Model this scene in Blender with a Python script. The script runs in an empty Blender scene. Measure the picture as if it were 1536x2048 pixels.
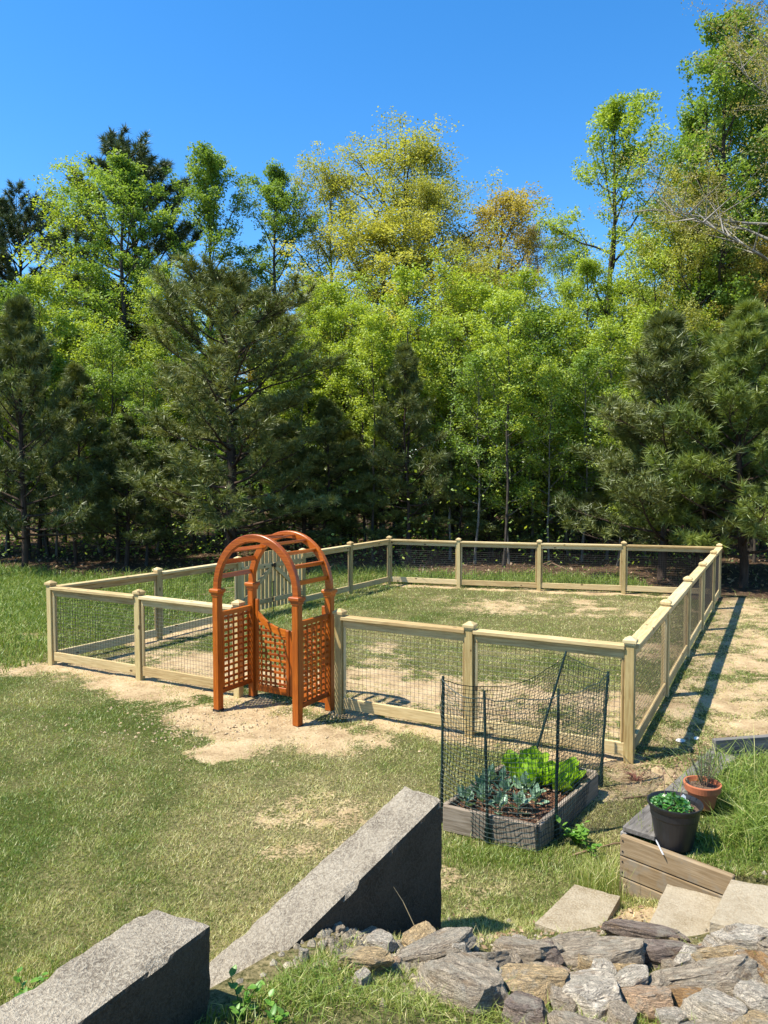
import bpy, bmesh, math, random
import numpy as np
from mathutils import Vector, Matrix, noise as mnoise

# ------------------------------------------------------------------ camera, sky, sun, exposure
scene = bpy.context.scene
COL = scene.collection
R = math.radians

cam_d = bpy.data.cameras.new("camera")
cam_d.sensor_fit = 'VERTICAL'
cam_d.sensor_height = 36.0
cam_d.lens = 36.0 * 1500.0 / 2048.0
cam_d.clip_start = 0.05
cam_d.clip_end = 3000.0
cam = bpy.data.objects.new("camera", cam_d)
COL.objects.link(cam)
cam.location = (0.0, 0.0, 2.74)
cam.rotation_euler = (R(90.0 - 2.824), 0.0, 0.0)
scene.camera = cam

SUN_EL = R(60.0)
SUN_DIR = Vector((-0.963 * math.cos(SUN_EL), -0.27 * math.cos(SUN_EL), math.sin(SUN_EL)))  # towards the sun
world = bpy.data.worlds.new("World")
scene.world = world
world.use_nodes = True
wn = world.node_tree.nodes
wl = world.node_tree.links
sky = wn.new('ShaderNodeTexSky')
sky.sky_type = 'NISHITA'
sky.sun_disc = False
sky.sun_elevation = SUN_EL
sky.sun_rotation = math.atan2(SUN_DIR.x, SUN_DIR.y) % (2 * math.pi)
sky.altitude = 300.0
sky.air_density = 1.0
sky.dust_density = 0.2
sky.ozone_density = 3.0
hs = wn.new('ShaderNodeHueSaturation')
hs.inputs['Saturation'].default_value = 1.33
wl.new(sky.outputs[0], hs.inputs['Color'])
wl.new(hs.outputs[0], wn['Background'].inputs[0])
wn['Background'].inputs[1].default_value = 0.13

sun_d = bpy.data.lights.new("sun", 'SUN')
sun_d.energy = 4.7
sun_d.angle = R(0.55)
sun_d.color = (1.0, 0.945, 0.84)
sun = bpy.data.objects.new("sun", sun_d)
COL.objects.link(sun)
sun.rotation_euler = SUN_DIR.to_track_quat('Z', 'Y').to_euler()
sun.location = (-20, -10, 40)

vs = scene.view_settings
vs.view_transform = 'Standard'
vs.look = 'None'
vs.exposure = 1.05
vs.gamma = 1.0
vs.use_curve_mapping = False
scene.cycles.max_bounces = 8
scene.cycles.diffuse_bounces = 4
scene.cycles.transmission_bounces = 5
scene.cycles.transparent_max_bounces = 4

# ------------------------------------------------------------------ helpers
def tag(o, label=None, cat=None, group=None, kind=None):
    if label: o["label"] = label
    if cat: o["category"] = cat
    if group: o["group"] = group
    if kind: o["kind"] = kind
    return o

def empty(name, loc=(0, 0, 0), rz=0.0, parent=None):
    o = bpy.data.objects.new(name, None)
    COL.objects.link(o)
    o.location = loc
    o.rotation_euler = (0, 0, rz)
    o.empty_display_size = 0.1
    if parent: o.parent = parent
    return o

def link(name, me, mat=None, parent=None, loc=(0, 0, 0), rot=(0, 0, 0), scale=None):
    o = bpy.data.objects.new(name, me)
    COL.objects.link(o)
    if mat is not None and len(me.materials) == 0: me.materials.append(mat)
    if parent: o.parent = parent
    o.location = loc
    o.rotation_euler = rot
    if scale: o.scale = scale
    return o

def np_mesh(name, V, quads=None, tris=None, tint=None, smooth=False, vattr=None):
    V = np.asarray(V, dtype=np.float32).reshape(-1, 3)
    parts, starts, n0 = [], [], 0
    nq = nt = 0
    if quads is not None and len(quads):
        q = np.asarray(quads, dtype=np.int32).reshape(-1, 4); nq = len(q)
        parts.append(q.ravel()); starts.append(np.arange(nq, dtype=np.int32) * 4); n0 = nq * 4
    if tris is not None and len(tris):
        t = np.asarray(tris, dtype=np.int32).reshape(-1, 3); nt = len(t)
        parts.append(t.ravel()); starts.append(n0 + np.arange(nt, dtype=np.int32) * 3)
    loops = np.concatenate(parts); st = np.concatenate(starts)
    me = bpy.data.meshes.new(name)
    me.vertices.add(len(V)); me.vertices.foreach_set('co', V.ravel())
    me.loops.add(len(loops)); me.loops.foreach_set('vertex_index', loops)
    me.polygons.add(nq + nt); me.polygons.foreach_set('loop_start', st)
    me.polygons.foreach_set('use_smooth', np.full(nq + nt, bool(smooth)))
    if tint is not None:
        a = me.attributes.new('tint', 'FLOAT', 'FACE')
        a.data.foreach_set('value', np.asarray(tint, dtype=np.float32))
    if vattr:
        for k, v in vattr.items():
            a = me.attributes.new(k, 'FLOAT', 'POINT')
            a.data.foreach_set('value', np.asarray(v, dtype=np.float32))
    me.update(calc_edges=True)
    return me

class Acc:
    """collects tubes / boxes as vert + quad lists, builds ONE mesh"""
    def __init__(s): s.v = []; s.q = []; s.t = []; s.n = 0
    def add(s, v, q=None, t=None):
        v = np.asarray(v, dtype=np.float32)
        s.v.append(v)
        if q is not None and len(q): s.q.append(np.asarray(q, dtype=np.int32) + s.n)
        if t is not None and len(t): s.t.append(np.asarray(t, dtype=np.int32) + s.n)
        s.n += len(v)
    def tube(s, pts, rad, n=5, cap=True):
        pts = np.asarray(pts, dtype=np.float64); m = len(pts)
        rad = np.broadcast_to(np.asarray(rad, dtype=np.float64), (m,))
        tg = np.gradient(pts, axis=0)
        tg /= np.linalg.norm(tg, axis=1)[:, None] + 1e-9
        ref = np.array([0, 0, 1.0]) if abs(tg[0][2]) < 0.9 else np.array([1.0, 0, 0])
        a = np.cross(tg, ref); a /= np.linalg.norm(a, axis=1)[:, None] + 1e-9
        b = np.cross(tg, a)
        ang = np.arange(n) / n * 2 * math.pi
        ring = a[:, None, :] * np.cos(ang)[None, :, None] + b[:, None, :] * np.sin(ang)[None, :, None]
        v = (pts[:, None, :] + ring * rad[:, None, None]).reshape(-1, 3)
        i = np.arange(m - 1)[:, None] * n; j = np.arange(n)[None, :]; k = (j + 1) % n
        q = np.stack([i + j, i + k, i + n + k, i + n + j], axis=-1).reshape(-1, 4)
        t = []
        if cap and n >= 3:
            base = (m - 1) * n
            t = [[base, base + c, base + c + 1] for c in range(1, n - 1)] + [[0, c + 1, c] for c in range(1, n - 1)]
        s.add(v, q, t if len(t) else None)
    def box(s, c, size):
        x, y, z = [d / 2 for d in size]
        v = np.array([[-x, -y, -z], [x, -y, -z], [x, y, -z], [-x, y, -z], [-x, -y, z], [x, -y, z], [x, y, z], [-x, y, z]]) + np.array(c)
        s.add(v, [[0, 3, 2, 1], [4, 5, 6, 7], [0, 1, 5, 4], [1, 2, 6, 5], [2, 3, 7, 6], [3, 0, 4, 7]])
    def mesh(s, name, smooth=False):
        return np_mesh(name, np.concatenate(s.v), np.concatenate(s.q) if s.q else None, np.concatenate(s.t) if s.t else None, smooth=smooth)

_bb = {}
def board_mesh(l, w, h, b=0.004, mat=None):
    """bevelled board centred on its origin, shared between boards of one size"""
    key = (round(l, 3), round(w, 3), round(h, 3), round(b, 4), mat.name if mat else '')
    if key in _bb: return _bb[key]
    bm = bmesh.new()
    bmesh.ops.create_cube(bm, size=1.0)
    for v in bm.verts: v.co = Vector((v.co.x * l, v.co.y * w, v.co.z * h))
    if b > 0: bmesh.ops.bevel(bm, geom=list(bm.edges), offset=b, segments=1, affect='EDGES')
    me = bpy.data.meshes.new("board")
    bm.to_mesh(me); bm.free()
    if mat: me.materials.append(mat)
    _bb[key] = me
    return me

def board(name, p, q, w, h, mat, parent, b=0.004, zc=0.0, roll=0.0):
    """board along local X from p to q (coordinates in the parent's space)"""
    p, q = Vector(p), Vector(q)
    d = q - p
    o = link(name, board_mesh(d.length, w, h, b, mat), None, parent)
    o.location = (p + q) / 2 + Vector((0, 0, zc))
    e = d.to_track_quat('X', 'Z').to_euler()
    o.rotation_euler = e
    if roll: o.rotation_euler = (d.to_track_quat('X', 'Z').to_matrix() @ Matrix.Rotation(roll, 3, 'X')).to_euler()
    return o

# ------------------------------------------------------------------ numpy noise
def _hash(ix, iy, seed):
    h = (ix.astype(np.int64) * 374761393 + iy.astype(np.int64) * 668265263 + seed * 1442695041) & 0x7fffffff
    h = ((h ^ (h >> 13)) * 1274126177) & 0x7fffffff
    return ((h ^ (h >> 16)) & 0xffff) / 65535.0
def vnoise(x, y, seed=0):
    ix, iy = np.floor(x), np.floor(y); fx, fy = x - ix, y - iy
    fx = fx * fx * (3 - 2 * fx); fy = fy * fy * (3 - 2 * fy)
    a = _hash(ix, iy, seed); b = _hash(ix + 1, iy, seed); c = _hash(ix, iy + 1, seed); d = _hash(ix + 1, iy + 1, seed)
    return (a * (1 - fx) + b * fx) * (1 - fy) + (c * (1 - fx) + d * fx) * fy
def fbm(x, y, seed=0, oct=4):
    s = 0; a = 0.5; t = 0
    for i in range(oct):
        s = s + a * vnoise(x * 2 ** i, y * 2 ** i, seed + i * 17); t += a; a *= 0.55
    return s / t
def sstep(a, b, x):
    t = np.clip((x - a) / (b - a), 0, 1); return t * t * (3 - 2 * t)

# ------------------------------------------------------------------ materials
def new_mat(name):
    m = bpy.data.materials.new(name); m.use_nodes = True
    nt = m.node_tree; b = nt.nodes['Principled BSDF']
    return m, nt, b
def nd(nt, t, **kw):
    n = nt.nodes.new(t)
    for k, v in kw.items(): setattr(n, k, v)
    return n
def ramp(nt, stops):
    r = nt.nodes.new('ShaderNodeValToRGB'); e = r.color_ramp.elements
    while len(e) < len(stops): e.new(0.5)
    for i, (p, c) in enumerate(stops):
        e[i].position = p; e[i].color = (*c, 1)
    return r
def mixc(nt, fac, a, b, blend='MIX'):
    m = nt.nodes.new('ShaderNodeMix'); m.data_type = 'RGBA'; m.blend_type = blend
    for sock, val in ((m.inputs[0], fac), (m.inputs[6], a), (m.inputs[7], b)):
        if hasattr(val, 'links') or hasattr(val, 'is_linked'): nt.links.new(val, sock)
        elif isinstance(val, (int, float)): sock.default_value = val
        else: sock.default_value = (*val, 1)
    return m.outputs[2]
def math_n(nt, op, a, b=None, c=None):
    m = nt.nodes.new('ShaderNodeMath'); m.operation = op
    for i, v in enumerate((a, b, c)):
        if v is None: continue
        if hasattr(v, 'is_linked'): nt.links.new(v, m.inputs[i])
        else: m.inputs[i].default_value = v
    return m.outputs[0]
def noise_n(nt, vec, scale, detail=4, rough=0.55, dist=0.0):
    n = nt.nodes.new('ShaderNodeTexNoise')
    n.inputs['Scale'].default_value = scale; n.inputs['Detail'].default_value = detail
    n.inputs['Roughness'].default_value = rough; n.inputs['Distortion'].default_value = dist
    if vec is not None: nt.links.new(vec, n.inputs['Vector'])
    return n.outputs['Fac']
def bump(nt, b, height, strength=0.3, dist=0.01):
    n = nt.nodes.new('ShaderNodeBump'); n.inputs['Strength'].default_value = strength; n.inputs['Distance'].default_value = dist
    nt.links.new(height, n.inputs['Height']); nt.links.new(n.outputs[0], b.inputs['Normal'])

def wood(name, dark, mid, light, axis='X', rough=0.75, gloss=0.3, knots=0.0, wear=None, tone=0.25):
    m, nt, b = new_mat(name)
    tc = nd(nt, 'ShaderNodeTexCoord'); oi = nd(nt, 'ShaderNodeObjectInfo')
    off = nd(nt, 'ShaderNodeVectorMath', operation='SCALE'); comb = nd(nt, 'ShaderNodeCombineXYZ')
    for i in range(3): nt.links.new(oi.outputs['Random'], comb.inputs[i])
    nt.links.new(comb.outputs[0], off.inputs[0]); off.inputs['Scale'].default_value = 37.0
    add = nd(nt, 'ShaderNodeVectorMath', operation='ADD')
    nt.links.new(tc.outputs['Object'], add.inputs[0]); nt.links.new(off.outputs[0], add.inputs[1])
    mp = nd(nt, 'ShaderNodeMapping')
    mp.inputs['Scale'].default_value = (0.06, 1, 1) if axis == 'X' else (1, 1, 0.06)
    nt.links.new(add.outputs[0], mp.inputs[0])
    g1 = noise_n(nt, mp.outputs[0], 55, 5, 0.6, 0.6)
    g2 = noise_n(nt, mp.outputs[0], 180, 2, 0.5)
    big = noise_n(nt, add.outputs[0], 2.2, 3)
    rp = ramp(nt, [(0.28, dark), (0.5, mid), (0.72, light)])
    s = math_n(nt, 'ADD', math_n(nt, 'MULTIPLY', g1, 0.62), math_n(nt, 'MULTIPLY', g2, 0.2))
    s = math_n(nt, 'ADD', s, math_n(nt, 'MULTIPLY', math_n(nt, 'SUBTRACT', oi.outputs['Random'], 0.5), tone))
    s = math_n(nt, 'ADD', s, math_n(nt, 'MULTIPLY', big, 0.2))
    nt.links.new(s, rp.inputs[0])
    col = rp.outputs[0]
    if knots > 0:
        vo = nd(nt, 'ShaderNodeTexVoronoi'); vo.inputs['Scale'].default_value = 1.0
        mk = nd(nt, 'ShaderNodeMapping'); mk.inputs['Scale'].default_value = (3.4, 6, 6) if axis == 'X' else (6, 6, 3.4)
        nt.links.new(add.outputs[0], mk.inputs[0]); nt.links.new(mk.outputs[0], vo.inputs['Vector'])
        kf = math_n(nt, 'SMOOTH_MIN', 1.0, math_n(nt, 'LESS_THAN', vo.outputs['Distance'], 0.11), 0.01)
        col = mixc(nt, math_n(nt, 'MULTIPLY', kf, knots), col, tuple(c * 0.35 for c in dark))
    if wear:
        w = noise_n(nt, add.outputs[0], 9, 5, 0.7)
        wf = ramp(nt, [(0.5, (0, 0, 0)), (0.68, (1, 1, 1))]); nt.links.new(w, wf.inputs[0])
        col = mixc(nt, wf.outputs[0], col, wear)
    nt.links.new(col, b.inputs['Base Color'])
    b.inputs['Roughness'].default_value = rough
    b.inputs['Specular IOR Level'].default_value = gloss
    bump(nt, b, g1, 0.35, 0.004)
    return m

M = {}
M['pine_x'] = wood('treated_pine', (0.27, 0.165, 0.06), (0.48, 0.355, 0.165), (0.64, 0.52, 0.285), 'X', knots=0.9)
M['pine_z'] = wood('treated_pine_post', (0.28, 0.185, 0.065), (0.46, 0.35, 0.15), (0.59, 0.475, 0.235), 'Z', knots=0.9)
M['stain_x'] = wood('stained_cedar', (0.17, 0.030, 0.004), (0.34, 0.076, 0.007), (0.50, 0.135, 0.012), 'X', 0.36, 0.4, tone=0.28)
M['stain_z'] = wood('stained_cedar_post', (0.20, 0.040, 0.005), (0.38, 0.092, 0.008), (0.52, 0.15, 0.013), 'Z', 0.36, 0.4, tone=0.22)
M['grey_wood'] = wood('weathered_timber', (0.07, 0.062, 0.052), (0.17, 0.155, 0.135), (0.29, 0.27, 0.245), 'X', 0.9, 0.15)
M['brown_wood'] = wood('aged_timber', (0.07, 0.045, 0.022), (0.19, 0.13, 0.068), (0.30, 0.225, 0.135), 'X', 0.9, 0.1, wear=(0.21, 0.175, 0.125))
M['bed_wood'] = wood('bed_timber', (0.09, 0.065, 0.042), (0.22, 0.175, 0.125), (0.35, 0.295, 0.23), 'X', 0.9, 0.15)

def plain(name, col, rough=0.6, spec=0.3, metal=0.0, var=0.25, scale=20):
    m, nt, b = new_mat(name)
    tc = nd(nt, 'ShaderNodeTexCoord')
    n = noise_n(nt, tc.outputs['Object'], scale, 4)
    c = mixc(nt, n, tuple(x * (1 - var) for x in col), tuple(min(1, x * (1 + var)) for x in col))
    nt.links.new(c, b.inputs['Base Color'])
    b.inputs['Roughness'].default_value = rough; b.inputs['Specular IOR Level'].default_value = spec; b.inputs['Metallic'].default_value = metal
    return m
M['wire'] = plain('black_coated_wire', (0.035, 0.03, 0.026), 0.5, 0.4)
M['net'] = plain('dark_green_netting', (0.012, 0.03, 0.024), 0.5, 0.4)
M['stake'] = plain('green_painted_stake', (0.010, 0.026, 0.022), 0.45, 0.4)
M['black_metal'] = plain('black_metal', (0.015, 0.015, 0.016), 0.4, 0.5)
M['black_plastic'] = plain('black_plastic', (0.016, 0.016, 0.017), 0.42, 0.45, var=0.15)
M['terracotta'] = plain('terracotta', (0.42, 0.135, 0.06), 0.8, 0.2, var=0.3, scale=14)
M['white'] = plain('white_plastic', (0.75, 0.75, 0.73), 0.5, 0.3, var=0.08)
M['paper'] = plain('pale_litter', (0.7, 0.67, 0.62), 0.8, 0.1)
M['twig'] = plain('dry_twig', (0.20, 0.13, 0.08), 0.9, 0.1)
M['straw'] = plain('dry_stalk', (0.45, 0.34, 0.18), 0.9, 0.1)

def soil_mat(name, a, b_, scale=60):
    m, nt, b = new_mat(name)
    tc = nd(nt, 'ShaderNodeTexCoord')
    n = noise_n(nt, tc.outputs['Object'], scale, 6, 0.75)
    v = nd(nt, 'ShaderNodeTexVoronoi'); v.inputs['Scale'].default_value = scale * 0.9
    nt.links.new(tc.outputs['Object'], v.inputs['Vector'])
    rp = ramp(nt, [(0.35, a), (0.62, b_)]); nt.links.new(n, rp.inputs[0])
    c = mixc(nt, math_n(nt, 'MULTIPLY', v.outputs['Color'], 0.5), rp.outputs[0], b_)
    nt.links.new(c, b.inputs['Base Color']); b.inputs['Roughness'].default_value = 0.95; b.inputs['Specular IOR Level'].default_value = 0.1
    bump(nt, b, math_n(nt, 'ADD', n, v.outputs['Distance']), 0.9, 0.02)
    return m
M['mulch'] = soil_mat('bark_mulch', (0.05, 0.022, 0.012), (0.17, 0.085, 0.05))
M['potting'] = soil_mat('potting_soil', (0.06, 0.038, 0.025), (0.22, 0.15, 0.10), 90)

def concrete(name, base, spot, dark, side_shade=None, grain=1.0):
    m, nt, b = new_mat(name)
    tc = nd(nt, 'ShaderNodeTexCoord')
    g = nd(nt, 'ShaderNodeNewGeometry')
    n1 = noise_n(nt, g.outputs['Position'], 5, 6, 0.65)
    n2 = noise_n(nt, g.outputs['Position'], 80, 3, 0.85)
    n3 = noise_n(nt, g.outputs['Position'], 36, 5, 0.75)
    r1 = ramp(nt, [(0.30, dark), (0.56, base)]); nt.links.new(n1, r1.inputs[0])
    r2 = ramp(nt, [(0.45, (0, 0, 0)), (0.56, (1, 1, 1))]); nt.links.new(n2, r2.inputs[0])
    c = mixc(nt, math_n(nt, 'MULTIPLY', r2.outputs[0], 0.7 * grain), r1.outputs[0], spot)
    r3 = ramp(nt, [(0.36, (1, 1, 1)), (0.47, (0, 0, 0))]); nt.links.new(n3, r3.inputs[0])
    c = mixc(nt, math_n(nt, 'MULTIPLY', r3.outputs[0], 0.6 * grain), c, dark)
    n4 = noise_n(nt, g.outputs['Position'], 1.9, 5, 0.7, 0.8)
    r4 = ramp(nt, [(0.44, (0, 0, 0)), (0.62, (1, 1, 1))]); nt.links.new(n4, r4.inputs[0])
    c = mixc(nt, math_n(nt, 'MULTIPLY', r4.outputs[0], 0.3), c, tuple(0.5 * (d_ + e_) for d_, e_ in zip(dark, base)))
    if side_shade:   # shade of the upright faces, painted into the colour
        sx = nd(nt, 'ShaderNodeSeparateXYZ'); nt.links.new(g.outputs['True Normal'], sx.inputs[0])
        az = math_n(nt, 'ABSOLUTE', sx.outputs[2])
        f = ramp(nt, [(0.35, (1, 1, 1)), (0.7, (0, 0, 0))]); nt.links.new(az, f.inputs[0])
        c = mixc(nt, math_n(nt, 'MULTIPLY', f.outputs[0], 0.85), c, side_shade)
    nt.links.new(c, b.inputs['Base Color']); b.inputs['Roughness'].default_value = 0.92; b.inputs['Specular IOR Level'].default_value = 0.15
    bump(nt, b, math_n(nt, 'ADD', n2, n3), 1.0 * grain, 0.02 * grain)
    return m
M['concrete'] = concrete('aged_concrete', (0.37, 0.31, 0.225), (0.57, 0.495, 0.365), (0.13, 0.102, 0.07), (0.055, 0.038, 0.022))  # last colour is the painted shade on the wall sides
M['slab'] = concrete('pale_step_concrete', (0.37, 0.305, 0.205), (0.47, 0.405, 0.29), (0.22, 0.165, 0.09), grain=0.75)

def stone_mat():
    m, nt, b = new_mat('field_stone')
    oi = nd(nt, 'ShaderNodeObjectInfo'); tc = nd(nt, 'ShaderNodeTexCoord'); g = nd(nt, 'ShaderNodeNewGeometry')
    n1 = noise_n(nt, g.outputs['Position'], 9, 6, 0.7, 0.4)
    mp = nd(nt, 'ShaderNodeMapping'); mp.inputs['Scale'].default_value = (1, 1.3, 4.0); mp.inputs['Rotation'].default_value = (0.35, 0.55, 0.2)
    nt.links.new(tc.outputs['Object'], mp.inputs[0])
    n2 = noise_n(nt, mp.outputs[0], 3.2, 8, 0.78, 1.2)
    n3 = noise_n(nt, g.outputs['Position'], 120, 3, 0.75)
    a = ramp(nt, [(0.34, (0.28, 0.26, 0.25)), (0.49, (0.85, 0.83, 0.80)), (0.62, (1.55, 1.52, 1.46))]); nt.links.new(n2, a.inputs[0])
    c2 = mixc(nt, 1.0, oi.outputs['Color'], a.outputs[0], 'MULTIPLY')
    li = ramp(nt, [(0.50, (0, 0, 0)), (0.60, (1, 1, 1))]); nt.links.new(n1, li.inputs[0])
    c3 = mixc(nt, math_n(nt, 'MULTIPLY', li.outputs[0], 0.55), c2, (0.50, 0.45, 0.34))
    rs_ = ramp(nt, [(0.56, (0, 0, 0)), (0.68, (1, 1, 1))]); nt.links.new(noise_n(nt, tc.outputs['Object'], 2.2, 4, 0.6), rs_.inputs[0])
    c3 = mixc(nt, math_n(nt, 'MULTIPLY', rs_.outputs[0], 0.45), c3, (0.34, 0.21, 0.10))
    sp = ramp(nt, [(0.40, (1, 1, 1)), (0.48, (0, 0, 0))]); nt.links.new(n3, sp.inputs[0])
    c4 = mixc(nt, math_n(nt, 'MULTIPLY', sp.outputs[0], 0.5), c3, (0.07, 0.055, 0.042))
    nt.links.new(c4, b.inputs['Base Color']); b.inputs['Roughness'].default_value = 0.88; b.inputs['Specular IOR Level'].default_value = 0.25
    bump(nt, b, math_n(nt, 'ADD', n2, math_n(nt, 'MULTIPLY', n3, 0.6)), 1.0, 0.035)
    return m
M['stone'] = stone_mat()

def leaf_mat(name, c0, c1, c2, trans=0.46, rough=0.6, objvar=0.0, gloss=0.035):
    m = bpy.data.materials.new(name); m.use_nodes = True
    nt = m.node_tree; nt.nodes.remove(nt.nodes['Principled BSDF'])
    out = nt.nodes['Material Output']
    at = nd(nt, 'ShaderNodeAttribute', attribute_name='tint')
    oi = nd(nt, 'ShaderNodeObjectInfo')
    f = at.outputs['Fac']
    if objvar: f = math_n(nt, 'ADD', f, math_n(nt, 'MULTIPLY', math_n(nt, 'SUBTRACT', oi.outputs['Random'], 0.5), objvar))
    rp = ramp(nt, [(0.0, c0), (0.5, c1), (1.0, c2)]); nt.links.new(f, rp.inputs[0])
    d = nd(nt, 'ShaderNodeBsdfDiffuse'); t = nd(nt, 'ShaderNodeBsdfTranslucent'); g = nd(nt, 'ShaderNodeBsdfGlossy')
    g.inputs['Roughness'].default_value = rough; g.inputs['Color'].default_value = (0.9, 0.95, 0.85, 1)
    nt.links.new(rp.outputs[0], d.inputs['Color'])
    tcol = mixc(nt, 1.0, rp.outputs[0], (1.25, 1.2, 0.5), 'MULTIPLY')
    nt.links.new(tcol, t.inputs['Color'])
    m1 = nd(nt, 'ShaderNodeMixShader'); m1.inputs[0].default_value = trans
    nt.links.new(d.outputs[0], m1.inputs[1]); nt.links.new(t.outputs[0], m1.inputs[2])
    m2 = nd(nt, 'ShaderNodeMixShader'); m2.inputs[0].default_value = gloss
    nt.links.new(m1.outputs[0], m2.inputs[1]); nt.links.new(g.outputs[0], m2.inputs[2])
    nt.links.new(m2.outputs[0], out.inputs['Surface'])
    return m
M['leaf_green'] = leaf_mat('tulip_tree_leaves', (0.08, 0.145, 0.018), (0.175, 0.28, 0.045), (0.33, 0.44, 0.10), objvar=0.3)
M['leaf_lime'] = leaf_mat('spring_leaves', (0.15, 0.225, 0.018), (0.32, 0.42, 0.05), (0.53, 0.60, 0.13), objvar=0.2)
M['leaf_olive'] = leaf_mat('oak_spring_leaves', (0.18, 0.19, 0.03), (0.37, 0.38, 0.075), (0.56, 0.54, 0.17), objvar=0.25)
M['leaf_rust'] = leaf_mat('rusty_spring_leaves', (0.22, 0.18, 0.04), (0.41, 0.34, 0.085), (0.55, 0.43, 0.15), objvar=0.25)
M['leaf_brown'] = leaf_mat('oak_catkins', (0.15, 0.14, 0.055), (0.30, 0.27, 0.12), (0.44, 0.39, 0.2), objvar=0.1)
M['needles'] = leaf_mat('pine_needles', (0.055, 0.072, 0.014), (0.13, 0.155, 0.032), (0.27, 0.28, 0.075), 0.2, 0.5, 0.3, 0.06)
M['needles_dark'] = leaf_mat('mature_pine_needles', (0.03, 0.05, 0.018), (0.065, 0.095, 0.034), (0.11, 0.14, 0.055), 0.15, 0.5, 0.2, 0.06)
M['needles_bright'] = leaf_mat('young_pine_needles', (0.065, 0.10, 0.012), (0.15, 0.205, 0.028), (0.27, 0.31, 0.055), 0.25, 0.5, 0.2, 0.06)
M['grass'] = leaf_mat('lawn_grass', (0.115, 0.20, 0.022), (0.29, 0.335, 0.07), (0.70, 0.60, 0.30), 0.3, 0.45)
M['lettuce'] = leaf_mat('lettuce_leaf', (0.16, 0.34, 0.012), (0.25, 0.43, 0.02), (0.36, 0.5, 0.05), 0.4, 0.4, 0.4)
M['broccoli'] = leaf_mat('broccoli_leaf', (0.08, 0.17, 0.09), (0.16, 0.27, 0.165), (0.26, 0.38, 0.26), 0.25, 0.45, 0.5, 0.06)
M['weed'] = leaf_mat('weed_leaf', (0.05, 0.15, 0.015), (0.10, 0.24, 0.025), (0.2, 0.34, 0.05), 0.35, 0.45, 0.4)
M['herb'] = leaf_mat('herb_leaf', (0.02, 0.10, 0.012), (0.05, 0.19, 0.02), (0.13, 0.3, 0.04), 0.3, 0.4, 0.1, 0.1)
M['rosemary'] = leaf_mat('rosemary_leaf', (0.05, 0.085, 0.04), (0.10, 0.14, 0.07), (0.18, 0.22, 0.12), 0.2, 0.5, 0.1)
M['dry_leaf'] = leaf_mat('fallen_leaves', (0.12, 0.065, 0.035), (0.26, 0.15, 0.085), (0.42, 0.28, 0.16), 0.2, 0.6)

def bark(name, a, b_):
    m, nt, b = new_mat(name)
    tc = nd(nt, 'ShaderNodeTexCoord')
    mp = nd(nt, 'ShaderNodeMapping'); mp.inputs['Scale'].default_value = (1, 1, 0.25)
    nt.links.new(tc.outputs['Object'], mp.inputs[0])
    n = noise_n(nt, mp.outputs[0], 14, 5, 0.7)
    c = ramp(nt, [(0.35, a), (0.65, b_)]); nt.links.new(n, c.inputs[0])
    nt.links.new(c.outputs[0], b.inputs['Base Color']); b.inputs['Roughness'].default_value = 0.95; b.inputs['Specular IOR Level'].default_value = 0.1
    return m
M['bark'] = bark('dark_bark', (0.03, 0.025, 0.02), (0.085, 0.072, 0.058))
M['bark_pine'] = bark('pine_bark', (0.035, 0.024, 0.018), (0.085, 0.06, 0.045))
M['bark_pale'] = bark('pale_grey_bark', (0.16, 0.145, 0.12), (0.33, 0.30, 0.26))
M['bark_grey'] = bark('grey_bark', (0.11, 0.095, 0.075), (0.22, 0.195, 0.16))

# ------------------------------------------------------------------ terrain
WB = np.array([0.336, 4.2]); WH = np.array([0.669, 0.743]); WN = np.array([-0.743, 0.669])   # low concrete wall: far end, heading, left normal
PLANTER = [(1.60, 4.78), (2.06, 4.33), (2.6, 4.1), (8.0, 3.0), (8.0, 6.75), (4.8, 6.30), (2.72, 6.06)]
_cp = np.array([  # x, y, z of the bank between the low wall, the stones and the planter
    (0.36, 4.2, 0.10), (0.0, 3.8, 0.34), (-0.25, 3.5, 0.56), (-0.55, 3.15, 0.56), (-0.9, 2.7, 0.62), (-1.4, 2.0, 0.85), (-2, 1, 1.05),
    (0.0, 3.3, 0.50), (0.4, 3.7, 0.40), (0.6, 4.2, 0.10), (0.5, 4.5, 0.02), (1.0, 4.55, 0.02), (1.0, 4.1, 0.16), (0.9, 3.6, 0.34),
    (1.5, 4.75, 0.02), (1.4, 4.3, 0.12), (1.5, 3.8, 0.30), (1.9, 4.2, 0.22), (2.1, 3.8, 0.36), (2.5, 3.9, 0.44), (3.2, 3.6, 0.52), (2.0, 3.3, 0.42),
    (1.2, 3.2, 0.38), (0.6, 3.0, 0.47), (0.0, 2.8, 0.60), (2.6, 3.0, 0.52), (1.5, 2.6, 0.62), (0, 2.2, 0.80), (3, 2, 0.85), (0, 1, 1.05), (2, 0.5, 1.1),
    (-2, -2, 1.1), (3, -2, 1.1), (6, 2, 0.95), (6, 3.4, 0.6), (6, 6, 0.3), (0.4, 5.4, 0.0), (1.2, 5.6, 0.0), (2.3, 6.0, 0.0), (0.0, 4.9, 0.0), (3, 7, 0.05), (6, 7.5, 0.12), (1, 6.5, 0)], dtype=float)
def _tps(r2): return r2 * np.log(r2 + 1e-9) * 0.5
_n = len(_cp)
_A = np.zeros((_n + 3, _n + 3))
_d2 = ((_cp[:, None, :2] - _cp[None, :, :2]) ** 2).sum(-1)
_A[:_n, :_n] = _tps(_d2) + np.eye(_n) * 0.02
_A[:_n, _n] = 1; _A[:_n, _n + 1:] = _cp[:, :2]; _A[_n:, :_n] = _A[:_n, _n:].T
_w = np.linalg.solve(_A, np.concatenate([_cp[:, 2], np.zeros(3)]))
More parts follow.
